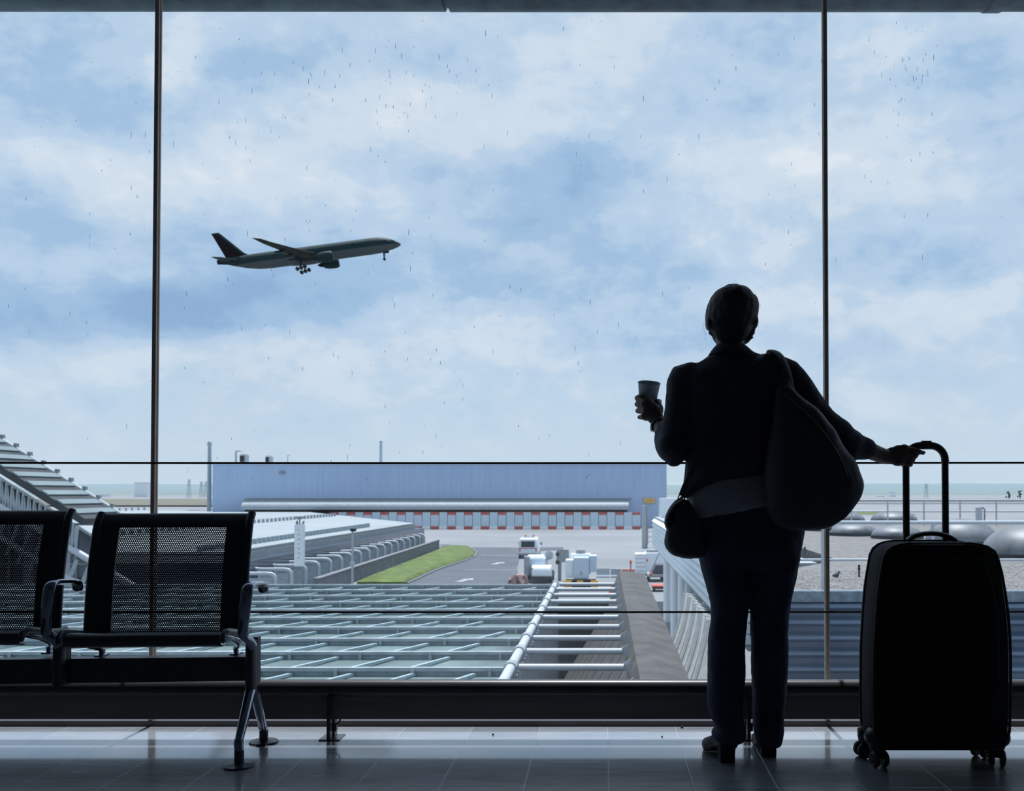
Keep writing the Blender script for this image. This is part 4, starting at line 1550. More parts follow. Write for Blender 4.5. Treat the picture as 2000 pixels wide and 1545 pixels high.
def mast(name, x, ytop, D, rad, base, lab, head=None):
    p = P(x, ytop, D)
    r = tag(empty(name, (p.x, D, base)), lab, 'mast' if 'mast' in name else 'lamp')
    MB().tube([(p.x, D, base), (p.x, D, p.z)], [rad * 1.25, rad], n=10).obj('pole', M['terminal'], r, smooth=60)
    if head == 'lamp':
        MB().bbox((p.x - .1, D - .2, p.z - .05), (p.x + .9, D + .2, p.z + .2), .05).obj('lamp_head', M['fascia'], r)
    elif head == 'ball':
        MB().ell((p.x, D, p.z), rad * 1.35, rad * 1.35, rad * 1.8, n=12, m=8).obj('tip', M['terminal'], r, smooth=180)
    elif head == 'arm':
        MB().bar((p.x - .1, D, p.z - .2), (p.x + .5, D, p.z), .08, .08).obj('arm', M['grey'], r)


mast('antenna_mast', 409.5, 867, 190, .34, GZ, 'tall thin pale mast beside the left end of the warehouse', 'ball')
mast('antenna_mast', 744, 864, WD + 10, .26, wz, 'thin pale mast standing on the warehouse roof above its middle', 'ball')
mast('roof_lamp', 461, 882, WD + 5, .18, wz, 'short dark lamp on a post on the left end of the warehouse roof', 'lamp')
mast('antenna_mast', 562, 889, WD + 8, .08, wz, 'tiny thin mast on the warehouse roof right of the two ventilation units', 'arm')

# blast fence of pale panels with red blocks
FD = 177.0
fx0, fx1 = P(645, 1020, FD).x, P(1251, 1020, FD).x
fn = tag(empty('barrier_fence', ((fx0 + fx1) / 2, FD, GZ)), 'row of pale barrier panels with red ends in front of the warehouse', 'fence')
n_ = 37
st_ = (fx1 - fx0) / n_
for k in range(n_):
    xa = fx0 + k * st_
    red = (n_ - 1 - k) % 2 == 0
    m = MB()
    m.box((xa + .06, FD - .25, GZ + .55), (xa + st_ - .06, FD, GZ + 2.62 if red else GZ + 3.1), 0)
    if red:
        m.box((xa + .06, FD - .26, GZ + 2.62), (xa + st_ - .06, FD, GZ + 3.1), 1)
    m.box((xa + .04, FD - .55, GZ), (xa + st_ - .04, FD + .3, GZ + .55), 1 if red else 2)
    m.obj('panel', [M['cabinet_blue'], M['red'], M['white_bright']], fn)

# white post with a ladder frame
p = G(1258, 1070, GZ)
ps = tag(empty('white_post', p), 'tall pale post with a small dark ladder at the right end of the barrier panels', 'post')
pt = P(1258, 987, p.y)
MB().bbox((p.x - .26, p.y - .2, GZ), (p.x + .22, p.y + .2, pt.z), .03).obj('pillar', M['lightgrey'], ps)
MB().box((p.x + .222, p.y - .15, GZ), (p.x + .40, p.y + .15, pt.z - .1)).obj('back_plate', M['grey'], ps)
m = MB()
for dx in (.42, 1.05):
    m.box((p.x + dx, p.y - .04, GZ + .4), (p.x + dx + .07, p.y + .04, GZ + 2.7))
for k in range(4):
    m.box((p.x + .42, p.y - .03, GZ + .7 + k * .6), (p.x + 1.1, p.y + .03, GZ + .76 + k * .6))
m.obj('ladder', M['grey'], ps)

# ------------------------------------------------------------------ vehicles and equipment on the apron
def wheel(mb, x, y, r, w, axis='X'):
    mb.lathe((x, y, GZ + r), [(r * .5, -w / 2), (r * .92, -w / 2), (r, -w * .3), (r, w * .3), (r * .92, w / 2), (r * .5, w / 2)], n=18, axis=axis)


# van seen from behind
vb = G(1031, 1091, GZ)
van = tag(empty('service_van', vb), 'white van with red trim seen from behind, driving away on the road', 'van')
w = .98
m = MB()
sec = lambda y, wd, z0, z1, i: [Vector((vb.x - wd, y, z0)), Vector((vb.x + wd, y, z0)), Vector((vb.x + wd, y, z0 + .75)), Vector((vb.x + wd * i, y, z1 - .12)), Vector((vb.x + wd * (i - .1), y, z1)),
                                Vector((vb.x - wd * (i - .1), y, z1)), Vector((vb.x - wd * i, y, z1 - .12)), Vector((vb.x - wd, y, z0 + .75))]
y0 = vb.y
m.loft([sec(y0, w * .97, GZ + .35, GZ + 1.95, .86), sec(y0 + .15, w, GZ + .3, GZ + 2.05, .88), sec(y0 + 3.2, w, GZ + .3, GZ + 2.05, .88), sec(y0 + 3.9, w, GZ + .3, GZ + 1.5, .8), sec(y0 + 4.7, w * .94, GZ + .35, GZ + 1.05, .9)])
m.obj('body', M['white_bright'], van, smooth=25)
MB().box((vb.x - .68, y0 - .02, GZ + 1.15), (vb.x + .68, y0 + .04, GZ + 1.75)).obj('rear_window', M['darkglass'], van)
m = MB()
m.box((vb.x - .92, y0 - .025, GZ + 1.0), (vb.x + .92, y0 + .03, GZ + 1.07))
m.obj('red_stripe', M['red'], van)
for sx_ in (-.86, .78):
    MB().box((vb.x + sx_, y0 - .03, GZ + .7), (vb.x + sx_ + .1, y0 + .03, GZ + 1.0)).obj('tail_light', M['red'], van)
MB().box((vb.x - .95, y0 - .12, GZ + .32), (vb.x + .95, y0 + .1, GZ + .52)).obj('bumper', M['grey'], van)
for sx_ in (-1, 1):
    m = MB()
    m.bar((vb.x + sx_ * .9, y0 + 3.3, GZ + 1.3), (vb.x + sx_ * 1.15, y0 + 3.2, GZ + 1.35), .06, .06)
    m.box((vb.x + sx_ * 1.15 - .09, y0 + 3.1, GZ + 1.2), (vb.x + sx_ * 1.15 + .09, y0 + 3.25, GZ + 1.5))
    m.obj('mirror', M['grey'], van)
m = MB().bbox((vb.x - .6, y0 + 1.4, GZ + 2.05), (vb.x + .6, y0 + 1.7, GZ + 2.2), .04)
lb = m.obj('light_bar', M['lightgrey'], van)
for dx in (-.45, .35):
    MB().box((vb.x + dx, y0 + 1.42, GZ + 2.2), (vb.x + dx + .2, y0 + 1.65, GZ + 2.32)).obj('beacon', M['red'], lb)
for sx_ in (-.88, .88):
    for dy in (.9, 3.8):
        m = MB()
        wheel(m, vb.x + sx_, y0 + dy, .34, .22)
        m.obj('wheel', M['black'], van, smooth=40)

# equipment truck in front of it
tb = G(1050, 1139, GZ)
tk = tag(empty('equipment_truck', tb), 'grey-white equipment truck with a rolled drum on its back beside the road', 'truck')
sc_ = tb.y / F
X = lambda dx: tb.x + dx * sc_
Z = lambda y: P(1050, y, tb.y).z
MB().bbox((X(-27), tb.y + .3, GZ + .55), (X(14), tb.y + 4.2, Z(1087) - .1), .12).obj('box_body', M['cabinet_blue'], tk)
m = MB()
m.tube([(X(-10), tb.y - .1, Z(1117)), (X(27), tb.y - .1, Z(1117))], .52, n=20)
m.obj('drum', M['white_bright'], tk, smooth=40)
MB().box((X(-12), tb.y - .55, Z(1108)), (X(-8), tb.y + .45, Z(1127))).obj('drum_end', M['grey'], tk)
MB().box((X(-12), tb.y - .6, GZ + .35), (X(28), tb.y + 4.0, Z(1122) - .12)).obj('chassis', M['black'], tk)
MB().bbox((X(-27), tb.y + .1, GZ + .5), (X(-16), tb.y + .5, Z(1087)), .05).obj('side_panel', M['white_dirty'], tk)
for dx in (-22, 24):
    for dy in (.7, 3.4):
        m = MB()
        wheel(m, X(dx), tb.y + dy, .36, .25)
        m.obj('wheel', M['black'], tk, smooth=40)
m = MB()
m.bar((X(15), tb.y + 2, Z(1098)), (X(18), tb.y + 2, Z(1082)), .08, .08)
m.lathe((X(19), tb.y + 2, Z(1088)), [(.30, -.03), (.34, 0), (.30, .03)], n=20, axis='Y')
m.obj('round_mirror', M['lightgrey'], tk, smooth=40)
# orange netting lying beside it
m = MB()
ob = G(992, 1141, GZ)
for k in range(14):
    a = k / 13
    p0_ = ob + Vector((a * .9, .3 * math.sin(9 * a), .05))
    m.tube([p0_, p0_ + Vector((.1, .1, .3 + .35 * math.sin(a * 2.6))), p0_ + Vector((.35, .2, (.45 * a + .1))), p0_ + Vector((.55, .1, .03))], .06, n=6, smooth=3)
tag(m.obj('barrier_netting', mat('faded_orange_net', (.42, .27, .26), .9, var=.4), smooth=60), 'crumpled faded orange netting at the left of the equipment truck', 'netting')

# signpost with dark panels
sp_ = G(1093, 1133, GZ)
sg = tag(empty('signal_post', sp_), 'grey signal post with a square board between the truck and the cabinet', 'signal')
k_ = sp_.y / F
MB().box((sp_.x - .13, sp_.y - .1, GZ), (sp_.x + .13, sp_.y + .1, P(0, 1072, sp_.y).z)).obj('pole', M['grey'], sg)
MB().bbox((sp_.x - 6 * k_, sp_.y - .16, P(0, 1098, sp_.y).z), (sp_.x + 18 * k_, sp_.y - .101, P(0, 1073, sp_.y).z), .02).obj('board', M['fascia'], sg)
for (yy, s_) in ((1082, 3.2), (1098, 3.4)):
    z_ = P(0, yy, sp_.y).z
    MB().bbox((sp_.x - (4 + s_) * k_, sp_.y - .4, z_ - s_ * k_), (sp_.x - (4 - s_) * k_, sp_.y - .165, z_ + s_ * k_), .03).obj('lamp', M['black'], sg)

# ground power cabinet
cb_ = G(1131, 1150.5, GZ)
k_ = cb_.y / F
pc = tag(empty('power_cabinet', cb_), 'pale blue-white equipment cabinet on a yellow and black guard, left of the concrete parapet', 'cabinet')
zz = lambda y: P(1131, y, cb_.y).z
MB().bbox((cb_.x - 11 * k_, cb_.y, zz(1131)), (cb_.x + 19 * k_, cb_.y + 1.2, zz(1089)), .05).obj('cabinet_body', M['cabinet_blue'], pc)
MB().bbox((cb_.x - 27 * k_, cb_.y + .25, zz(1129)), (cb_.x - 11.2 * k_, cb_.y + 1.6, zz(1094)), .04).obj('side_unit', M['white_bright'], pc)
MB().bbox((cb_.x + 19.2 * k_, cb_.y + .3, zz(1118)), (cb_.x + 34 * k_, cb_.y + 1.7, zz(1086)), .04).obj('side_unit', M['cabinet_blue'], pc)
MB().bbox((cb_.x - 18 * k_, cb_.y + 1.25, zz(1125)), (cb_.x + 22 * k_, cb_.y + 2.2, zz(1084)), .04).obj('rear_unit', M['white_bright'], pc)
MB().lathe((cb_.x + 2 * k_, cb_.y + 1.7, zz(1086)), [(.36, 0), (.36, .25), (.28, .36)], n=20).obj('fan_hood', M['fascia'], pc, smooth=40)
MB().box((cb_.x + 3 * k_, cb_.y - .03, zz(1124)), (cb_.x + 5 * k_, cb_.y, zz(1116))).obj('handle', M['grey'], pc)
for dx, w_ in ((-30, 16), (-4, 12), (23, 14)):
    for j, (a, b) in enumerate(((1152, 1149), (1147, 1144), (1142, 1139), (1137, 1133))):
        if dx == -4 and j in (1,):
            continue
        MB().box((cb_.x + dx * k_, cb_.y - .35, zz(a)), (cb_.x + (dx + w_) * k_, cb_.y - .22, zz(b))).obj('guard_bar', M['yellow'], pc)
MB().box((cb_.x - 26 * k_, cb_.y - .21, GZ), (cb_.x + 33 * k_, cb_.y - .05, zz(1131))).obj('guard_frame', M['black'], pc)

# pale road blocks and a red and white one
for (x0, x1, yb_, yt, mm, lab) in ((1165, 1191, 1128, 1110, 'lightgrey', 'pale grey road barrier block just right of the cabinet'), (1193, 1213, 1128, 1111, 'white_dirty', 'white road barrier block left of the red and white one'),
                                   (1214.5, 1240, 1128.5, 1111.5, 'red', 'red and white road barrier block left of the white container')):
    q = G((x0 + x1) / 2, yb_, GZ)
    k_ = q.y / F
    h_ = P(0, yt, q.y).z - GZ
    hw = (x1 - x0) / 2 * k_
    m = MB()
    prof = [(-.35, 0), (-.35, .12), (-.14, h_ * .5), (-.10, h_), (.10, h_), (.14, h_ * .5), (.35, .12), (.35, 0)]
    if mm != 'red':
        m.loft([[Vector((x, q.y + a, GZ + b)) for a, b in prof] for x in (q.x - hw, q.x + hw)])
        o = m.obj('road_barrier', M[mm])
        tag(o, lab, 'barrier', 'road barriers by the parapet')
    else:
        r = tag(empty('road_barrier', q), lab, 'barrier', 'road barriers by the parapet')
        n4 = h_ * .45
        m.loft([[Vector((x, q.y + a, GZ + min(b, n4))) for a, b in prof] for x in (q.x - hw, q.x + hw)])
        m.obj('base', M['white'], r)
        MB().box((q.x - hw, q.y - .16, GZ + n4 + .001), (q.x + hw, q.y + .16, GZ + h_)).obj('upper_rail', mat('barrier_coral', (.62, .22, .17), .7), r)
for (x, yb_, yt, lab) in ((1231, 1128, 1098, 'orange lamp on a thin grey stand above the red and white barrier block'),):
    q = G(x, yb_, GZ) + Vector((0, -1.2, 0))
    r = tag(empty('warning_lamp', q), lab, 'lamp')
    t_ = P(x, yt, q.y).z
    MB().tube([(q.x, q.y, GZ), (q.x, q.y, t_ - .2)], .05, n=8).obj('stand', M['grey'], r, smooth=60)
    MB().ell((q.x, q.y, t_), .10, .10, .2, n=12, m=8).obj('lamp', M['orange'], r, smooth=180)
for (x, y, lab) in ((1197, 1153, 'small orange cone beside the tip of the concrete parapet, the farther one'), (1192, 1161, 'small orange cone beside the tip of the concrete parapet, the nearer one')):
    q = G(x, y, GZ)
    r = tag(empty('traffic_cone', q), lab, 'cone', 'orange cones by the parapet')
    MB().box(q + Vector((-.2, -.2, 0)), q + Vector((.2, .2, .04))).obj('base', M['grey'], r)
    MB().lathe(q + Vector((0, 0, .04)), [(.14, 0), (.03, .45)], n=16).obj('body', M['orange'], r, smooth=40)

# white containers and towed carts near the ramp
q = G(1258, 1124, GZ)
k_ = q.y / F
r = tag(empty('cargo_container', q), 'white ribbed cargo container standing on the apron left of the ramp columns', 'container')
MB().bbox((q.x - 17 * k_, q.y, GZ), (q.x + 3 * k_, q.y + 2.0, P(0, 1082, q.y).z), .05).obj('front_box', M['white_bright'], r)
MB().bbox((q.x + 3.2 * k_, q.y + .3, GZ + .1), (q.x + 38 * k_, q.y + 2.3, P(0, 1080, q.y).z), .05).obj('side_box', M['white_bright'], r)
m = MB()
for j in range(5):
    z_ = GZ + .35 + j * .33
    m.box((q.x - 16 * k_, q.y - .03, z_), (q.x + 2 * k_, q.y - .001, z_ + .04))
m.obj('rib', M['lightgrey'], r)
MB().box((q.x + 5 * k_, q.y + .29, GZ + 1.1), (q.x + 8 * k_, q.y + .3, GZ + 1.3)).obj('sticker', M['orange'], r)
MB().bbox((q.x + 5 * k_, q.y + .6, P(0, 1080, q.y).z), (q.x + 30 * k_, q.y + 2, P(0, 1075, q.y).z), .06).obj('roof_hatch', M['grey'], r)
q = G(1280, 1137, GZ)
k_ = q.y / F
r = tag(empty('baggage_cart', q), 'dark baggage cart with a drawbar in front of the white container', 'cart')
MB().bbox((q.x - 15 * k_, q.y, GZ + .35), (q.x + 20 * k_, q.y + 2.6, GZ + .55), .03).obj('platform', M['grey'], r)
m = MB()
m.prism([(q.x - 8 * k_, q.y + .3, GZ + .55), (q.x + 18 * k_, q.y + .3, GZ + .55), (q.x + 18 * k_, q.y + .3, GZ + 1.25), (q.x + 2 * k_, q.y + .3, GZ + 1.25)], (0, 2.0, 0))
m.obj('cover', M['asphalt'], r)
MB().bar((q.x - 12 * k_, q.y + .1, GZ + .5), (q.x + 9 * k_, q.y + .1, GZ + 2.3), .06, .06).obj('drawbar', M['grey'], r)
MB().ell((q.x - 8 * k_, q.y - .05, GZ + .62), .12, .06, .1, n=10, m=6).obj('reflector', M['orange'], r, smooth=180)
for dx in (-12, 15):
    for dy in (.4, 2.2):
        m = MB()
        wheel(m, q.x + dx * k_, q.y + dy, .2, .15)
        m.obj('wheel', M['black'], r, smooth=40)
q = G(1288, 1156, GZ)
k_ = q.y / F
r = tag(empty('tow_trolley', q), 'low dark tow trolley with a red deck beside the first ramp column', 'trolley')
MB().bbox((q.x - 14 * k_, q.y, GZ + .3), (q.x + 24 * k_, q.y + 1.5, GZ + .42), .03).obj('deck', M['red'], r)
MB().box((q.x - 13 * k_, q.y + .05, GZ + .18), (q.x + 23 * k_, q.y + 1.4, GZ + .3)).obj('frame', M['black'], r)
for dx in (-10, 18):
    m = MB()
    wheel(m, q.x + dx * k_, q.y + .2, .18, .16)
    m.obj('wheel', M['black'], r, smooth=40)

# pylon sign and lamp post in front of the pale roof
q = Vector((P(605, 1060, 60).x, 58.0, GZ))
k_ = q.y / F
zz = lambda y: P(605, y, q.y).z
r = tag(empty('pylon_sign', q), 'tall narrow white pylon sign with a lamp on top before the pale roof', 'sign')
MB().bbox((q.x - 9.5 * k_, q.y - .12, zz(1106)), (q.x + 9.5 * k_, q.y + .12, zz(1024)), .03).obj('board', M['white_bright'], r)
for dx in (-6, 5):
    MB().box((q.x + dx * k_ - .05, q.y - .05, GZ), (q.x + dx * k_ + .05, q.y + .05, zz(1105))).obj('post', M['grey'], r)
for dx in (-6, 6):
    m = MB()
    m.prism([(q.x + (dx - 2.5) * k_, q.y - .06, zz(1026)), (q.x + (dx + 2.5) * k_, q.y - .06, zz(1026)), (q.x + (dx + 2.5) * k_, q.y - .06, zz(1017)), (q.x + (dx + (1.5 if dx > 0 else 0)) * k_, q.y - .06, zz(1017))], (0, .12, 0))
    m.obj('bracket', M['grey'], r)
MB().bbox((q.x - 7 * k_, q.y - .2, zz(1013)), (q.x + 7 * k_, q.y + .2, zz(1008)), .03).obj('lamp_head', M['fascia'], r)
MB().box((q.x - 1 * k_, q.y - .04, zz(1024)), (q.x + 1 * k_, q.y + .04, zz(1012))).obj('stem', M['grey'], r)
m = MB()
for j in range(7):
    z_ = zz(1036 + j * 9)
    m.box((q.x - 3 * k_, q.y - .128, z_), (q.x + (1.5 + (j * 7 % 3)) * k_, q.y - .12, z_ + .05))
m.obj('small_print', M['lightgrey'], r)
q = Vector((P(688.5, 1100, 54).x, 54.0, GZ))
k_ = q.y / F
zz = lambda y: P(688, y, q.y).z
r = tag(empty('lamp_post', q), 'slim pale lamp post with a small dark lamp head beside the grass bank', 'lamp')
MB().tube([(q.x, q.y, GZ), (q.x, q.y, zz(1036))], [.075, .055], n=12).obj('pole', M['lightgrey'], r, smooth=60)
MB().bbox((q.x - .12, q.y - .14, zz(1038)), (q.x + .18, q.y + .14, zz(1032)), .04).obj('lamp_head', M['black'], r)
MB().lathe((q.x, q.y - .08, zz(1101)), [(.14, -.02), (.15, 0), (.14, .02)], n=18, axis='Y').obj('disc', M['lightgrey'], r)

# ------------------------------------------------------------------ ribbed glass roof just outside
HR = 3.0
RZ2 = EYE - HR
gr = tag(empty('glass_roof', (-10, 22, RZ2 - .6)), 'greenish glass roof crossed by rows of white beams just outside the windows', 'roof')
XE, XL = -1.66, -22.0
D0, D1, SPC = 5.6, 31.85, 1.676
MB().box((XL, D0 - 1, RZ2 - .26), (XE - .1, D1 + .3, RZ2 - .15)).obj('glass_sheet', M['greenish'], gr)
rows_y = []
dd = D1
while dd > D0:
    rows_y.append(dd)
    dd -= SPC
for k, y in enumerate(rows_y):
    m = MB()
    m.bar((XL, y, RZ2 - .03), (XE, y, RZ2 - .03), .10, .06)
    ro = m.obj('beam', M['white_dirty'], gr)
    MB().bar((XL, y + .02, RZ2 - .105), (XE - .05, y + .02, RZ2 - .105), .04, .088).obj('web', M['terminal'], ro)
    m = MB()
    x = XE - .55 - .35 * (k % 3)
    while x > XL + 1.4:
        if k + 1 < len(rows_y) + 1:
            m.bar((x - .0, y - .03, RZ2 - .115), (x - .62, y - SPC + .06, RZ2 - .085), .06, .05)
        x -= 1.05
    m.obj('brace', M['brace'], ro)
    m = MB()
    x = XE - .3
    while x > XL:
        m.box((x - .03, y - .07, RZ2 - .15), (x + .03, y - .01, RZ2 - .02))
        x -= 1.32
    m.obj('stanchion', M['terminal'], ro)
m = MB()
m.tube([(XE + .06, D0 - .5, RZ2), (XE + .06, D1 + .15, RZ2)], .088, n=14)
m.obj('edge_tube', M['white'], gr, smooth=60)
for y in rows_y:
    MB().tube([(XE + .06, y - .14, RZ2), (XE + .06, y + .14, RZ2)], .115, n=14).obj('collar', M['white_dirty'], gr, smooth=60)
# ribbed white wall under the edge of the roof
m = MB()
yy = D0 - 1
prof = []
while yy < D1 + .2:
    prof += [(0, yy), (.055, yy + .06), (.055, yy + .24), (0, yy + .30)]
    yy += .42
pts = [Vector((XE + .10 + a, b, 0)) for a, b in prof]
poly = pts + [Vector((XE - .05, prof[-1][1], 0)), Vector((XE - .05, prof[0][1], 0))]
m.prism([p + Vector((0, 0, GZ - 1.5)) for p in poly], (0, 0, RZ2 - .16 - GZ + 1.5))
m.obj('ribbed_wall', M['white_dirty'], gr)
# struts across the ramp cutting
XP = .46
lab = 'round white strut from the glass roof edge across to the concrete parapet'
st0 = None
for k, y in enumerate(rows_y):
    if st0 is None:
        st0 = tag(empty('strut', (0, y, RZ2)), lab, 'strut', 'white struts across the cutting')
        MB().tube([(XE + .20, y, RZ2), (XP - .125, y, RZ2)], .060, n=14).obj('tube', M['white'], st0, smooth=60)
        m = MB()
        m.prism([(XP - .13, y, RZ2 + .06), (XP - .01, y, RZ2 + .14), (XP - .01, y, RZ2 - .10), (XP - .13, y, RZ2 - .06)], (0, .02, 0))
        m.obj('end_plate', M['white'], st0)
    else:
        dup(st0, Vector((0, y, RZ2)))

# concrete parapet and sloped side of the cutting
m = MB()
m.loft([[Vector((XP, y, RZ2 - .12 + .0)), Vector((XP + .10, y, RZ2 + .08 + rz)), Vector((XP + xw * .45, y, RZ2 + .10 + rz)), Vector((XP + xw, y, RZ2 - .02)), Vector((XP + xw, y, GZ)), Vector((XP - .55, y, GZ)), Vector((XP - .30, y, RZ2 - 1.1))]
        for y, rz, xw in ((D0 - 1, .0, .90), (14, .03, .90), (18, .0, .93), (22, .04, .95), (26, .01, .97), (30, .03, 1.0), (35.2, .0, 1.04), (36.2, -.02, 1.04))])
struct('wall_parapet', m, M['concrete'])
m = MB()
m.prism([(XP - .05, D0 - 1, RZ2 - .25), (XP - .05, D1, RZ2 - .25), (XP - 2.0, D1, GZ + .25), (XP - 2.0, D0 - 1, GZ + .25)], (0, 0, -.3))
struct('ground_slope', m, M['concrete'])
struct('wall_cutting_shade', MB().box((XE, 33.0, GZ), (XP - .3, 33.6, P(1150, 1176, 33.0).z)), M['concrete_dark'])  # dark colour stands in for the shaded ramp down in the cutting

# ------------------------------------------------------------------ covered ramp with pale louvres on the right
RXa, RXb = 3.0, 4.6
zb_, zt2 = EYE - 3.30, EYE - 1.62
YR0, YR1 = 21.0, 61.0
rm = tag(empty('covered_ramp', (3.8, 40, GZ)), 'covered ramp clad in long pale louvres on round columns, right of the parapet', 'ramp')
nl = 7
for k in range(nl):
    z0_ = zb_ + (zt2 - zb_) * k / nl
    z1_ = zb_ + (zt2 - zb_) * (k + 1) / nl
    MB().prism([(RXa + .16, YR0, z0_ + .02), (RXa, YR0, z0_ + .03), (RXa - .02, YR0, z0_ + .08), (RXa + .12, YR0, z1_ - .015), (RXa + .18, YR0, z1_ - .01)], (0, YR1 - YR0, 0)).obj('louver', M['louver'], rm)
MB().box((RXa + .2, YR0, zb_), (RXb, YR1, zt2)).obj('core', M['white_dirty'], rm)
MB().box((RXa + .1, YR0, zb_ - .12), (RXb, YR1, zb_ - .002)).obj('soffit', M['lightgrey'], rm)
MB().box((RXa + .15, YR0, zt2 + .001), (RXb, YR1, zt2 + .1)).obj('roof', M['white_dirty'], rm)
for y in (50.5, 45.0, 40.5, 37.0, 33.5, 30.5, 24.5):
    MB().tube([(RXa + .25, y, GZ), (RXa + .25, y, zb_ - .12)], .19, n=20).obj('column', M['white_bright'], rm, smooth=60)
struct('wall_annex', MB().box((3.42, 58.5, zt2 + .104), (4.6, 60.9, P(1260, 973, 60).z)), M['white_bright'])
# curved ribbed sheets under the ramp
cs = tag(empty('curved_shell', (2.6, 27, GZ)), 'curved ribbed pale shell sweeping down beneath the covered ramp', 'shell')
for k in range(9):
    t0 = k / 9
    m = MB()
    secs = []
    for s in np.linspace(0, 1, 14):
        ang_ = s * PI * .5
        row = []
        for t_ in (t0 + .006, t0 + .098):
            for off in (0, .05):
                y = 33.5 - 8.5 * t_ - 2.2 * s
                x = 3.02 - .30 * math.sin(ang_) - .84 * s ** 2.0 + off
                z = zb_ - .14 - 2.6 * s
                row.append(Vector((x - (.24 if t_ < t0 + .05 else 0), y, z)))
        secs.append([row[0], row[2], row[3], row[1]])
    m.loft(secs)
    so_ = m.obj('rib_sheet', M['shell'], cs, smooth=50)
    m = MB()
    m.tube([(c_[0] + c_[3]) / 2 + Vector((-.03, .2, 0)) for c_ in secs], .05, n=8)
    m.obj('rib', M['lightgrey'] if k % 2 else M['grey'], so_, smooth=60)

# ------------------------------------------------------------------ gravel roof on the right
GRZ = EYE - 1.44
RD = 14.0
poly = [(2.55, RD), (3.6, 18.5), (5.0, 20.8), (5.2, 27), (9.2, 46), (45, 46), (45, RD)]
struct('roof_slab', MB().prism([(x, y, GRZ - .35) for x, y in poly], (0, 0, .35)), M['gravel'])
struct('trim_5', MB().box((2.5, RD - .12, GRZ - .12), (30, RD + .12, GRZ + .035)), M['steel_blue'])
# corrugated wall below its edge
m = MB()
prof = []
z = GRZ - .13
y0 = RD - .02
while z > GZ - .5:
    prof += [(y0 - .02, z), (y0 - .15, z - .025), (y0 - .16, z - .065), (y0 + .0, z - .13), (y0 + .01, z - .20)]
    z -= .222
m.loft([[Vector((x, a, b)) for a, b in prof] + [Vector((x, y0 + .2, prof[-1][1])), Vector((x, y0 + .2, prof[0][1]))] for x in (2.55, 30)])
struct('wall_corrugated', m, M['corr'])
# gravel stones lying on the surface near its edge
m = MB()
for _ in range(6000):
    x, y = random.uniform(2.7, 9.5), RD + .2 + 6 * random.random() ** 1.6
    if y > 18 and x < 5.4:
        continue
    s_ = random.uniform(.006, .014)
    c_ = Vector((x, y, GRZ + s_ * .1))
    m.add([c_ + Vector((s_, 0, 0)), c_ + Vector((0, s_, 0)), c_ + Vector((-s_, 0, 0)), c_ + Vector((0, -s_, 0)), c_ + Vector((0, 0, s_ * .8)), c_ + Vector((0, 0, -s_ * .5))],
          [(0, 1, 4), (1, 2, 4), (2, 3, 4), (3, 0, 4), (1, 0, 5), (2, 1, 5), (3, 2, 5), (0, 3, 5)])
tag(m.obj('gravel_stones', M['gravel'], fix=False), 'loose pale gravel covering the flat roof outside the right window', 'gravel', kind='stuff')

# skylight domes
dm0 = None
for (x, y_, r_, lab) in ((2012, 1094, 1.02, 'weathered skylight dome on the gravel roof, nearest of all, at the right edge'), (1878, 1066, .98, 'pale skylight dome just right of the suitcase pull handle, behind the nearest dome'),
                         (1752, 1054, .78, 'streaked skylight dome seen left of the pull handle of the suitcase'), (1668, 1048, .82, 'dark skylight dome beside the shoulder bag, on the gravel roof'),
                         (1612, 1038, .85, 'dark skylight dome half hidden behind the shoulder bag'), (1746, 1021, 1.1, 'flat dark dome beyond the near railing, the right one'), (1644, 1021, 1.1, 'flat dark dome beyond the near railing, the left one')):
    p = G(x, y_, GRZ)
    y = p.y + r_
    x_ = p.x * (y / p.y)
    s_ = r_
    r = tag(empty('skylight_dome', (x_, y, GRZ)), lab, 'skylight', 'skylight domes on the gravel roof')
    flat_ = .62 if y < 30 else .42
    MB().lathe((x_, y, GRZ), [(s_ * 1.03, 0), (s_ * 1.03, .10), (s_ * .98, .10)], n=32).obj('kerb', M['concrete_dark'], r, smooth=40)
    MB().lathe((x_, y, GRZ + .10), [(s_ * math.cos(a), s_ * flat_ * math.sin(a)) for a in np.linspace(0, PI / 2 - .02, 12)], n=36).obj('dome', M['domem'], r, smooth=60)

# railings
def railing(y, top, mid, x0, posts, rad, lab, bot=None):
    r = tag(empty('guard_rail', ((x0 + 22) / 2, y, GRZ)), lab, 'railing')
    x1 = 22
    MB().tube([(x0, y, top), (x1, y, top)], rad, n=12).obj('top_rail', M['white'], r, smooth=60)
    MB().tube([(x0, y, mid), (x1, y, mid)], rad * .7, n=12).obj('mid_rail', M['white'], r, smooth=60)
    for x in posts:
        MB().tube([(x, y, GRZ), (x, y, top)], rad * .85, n=12).obj('post', M['white'], r, smooth=60)


yr = RD + .3
pp = [P(1607, 1100, yr).x + 1.62 * k for k in range(0, 11)]
railing(yr, P(0, 1020.5, yr).z, P(0, 1093.5, yr).z, pp[0] - .45, pp, .028, 'near white tube railing along the edge of the gravel roof, behind the suitcase')
yr = 43.0
pp = [P(1663, 1000, yr).x + 1.6 * k for k in range(0, 8)]
railing(yr, P(0, 977, yr).z, P(0, 999, yr).z, P(1560, 1000, yr).x, pp, .042, 'far white tube railing at the back of the gravel roof')

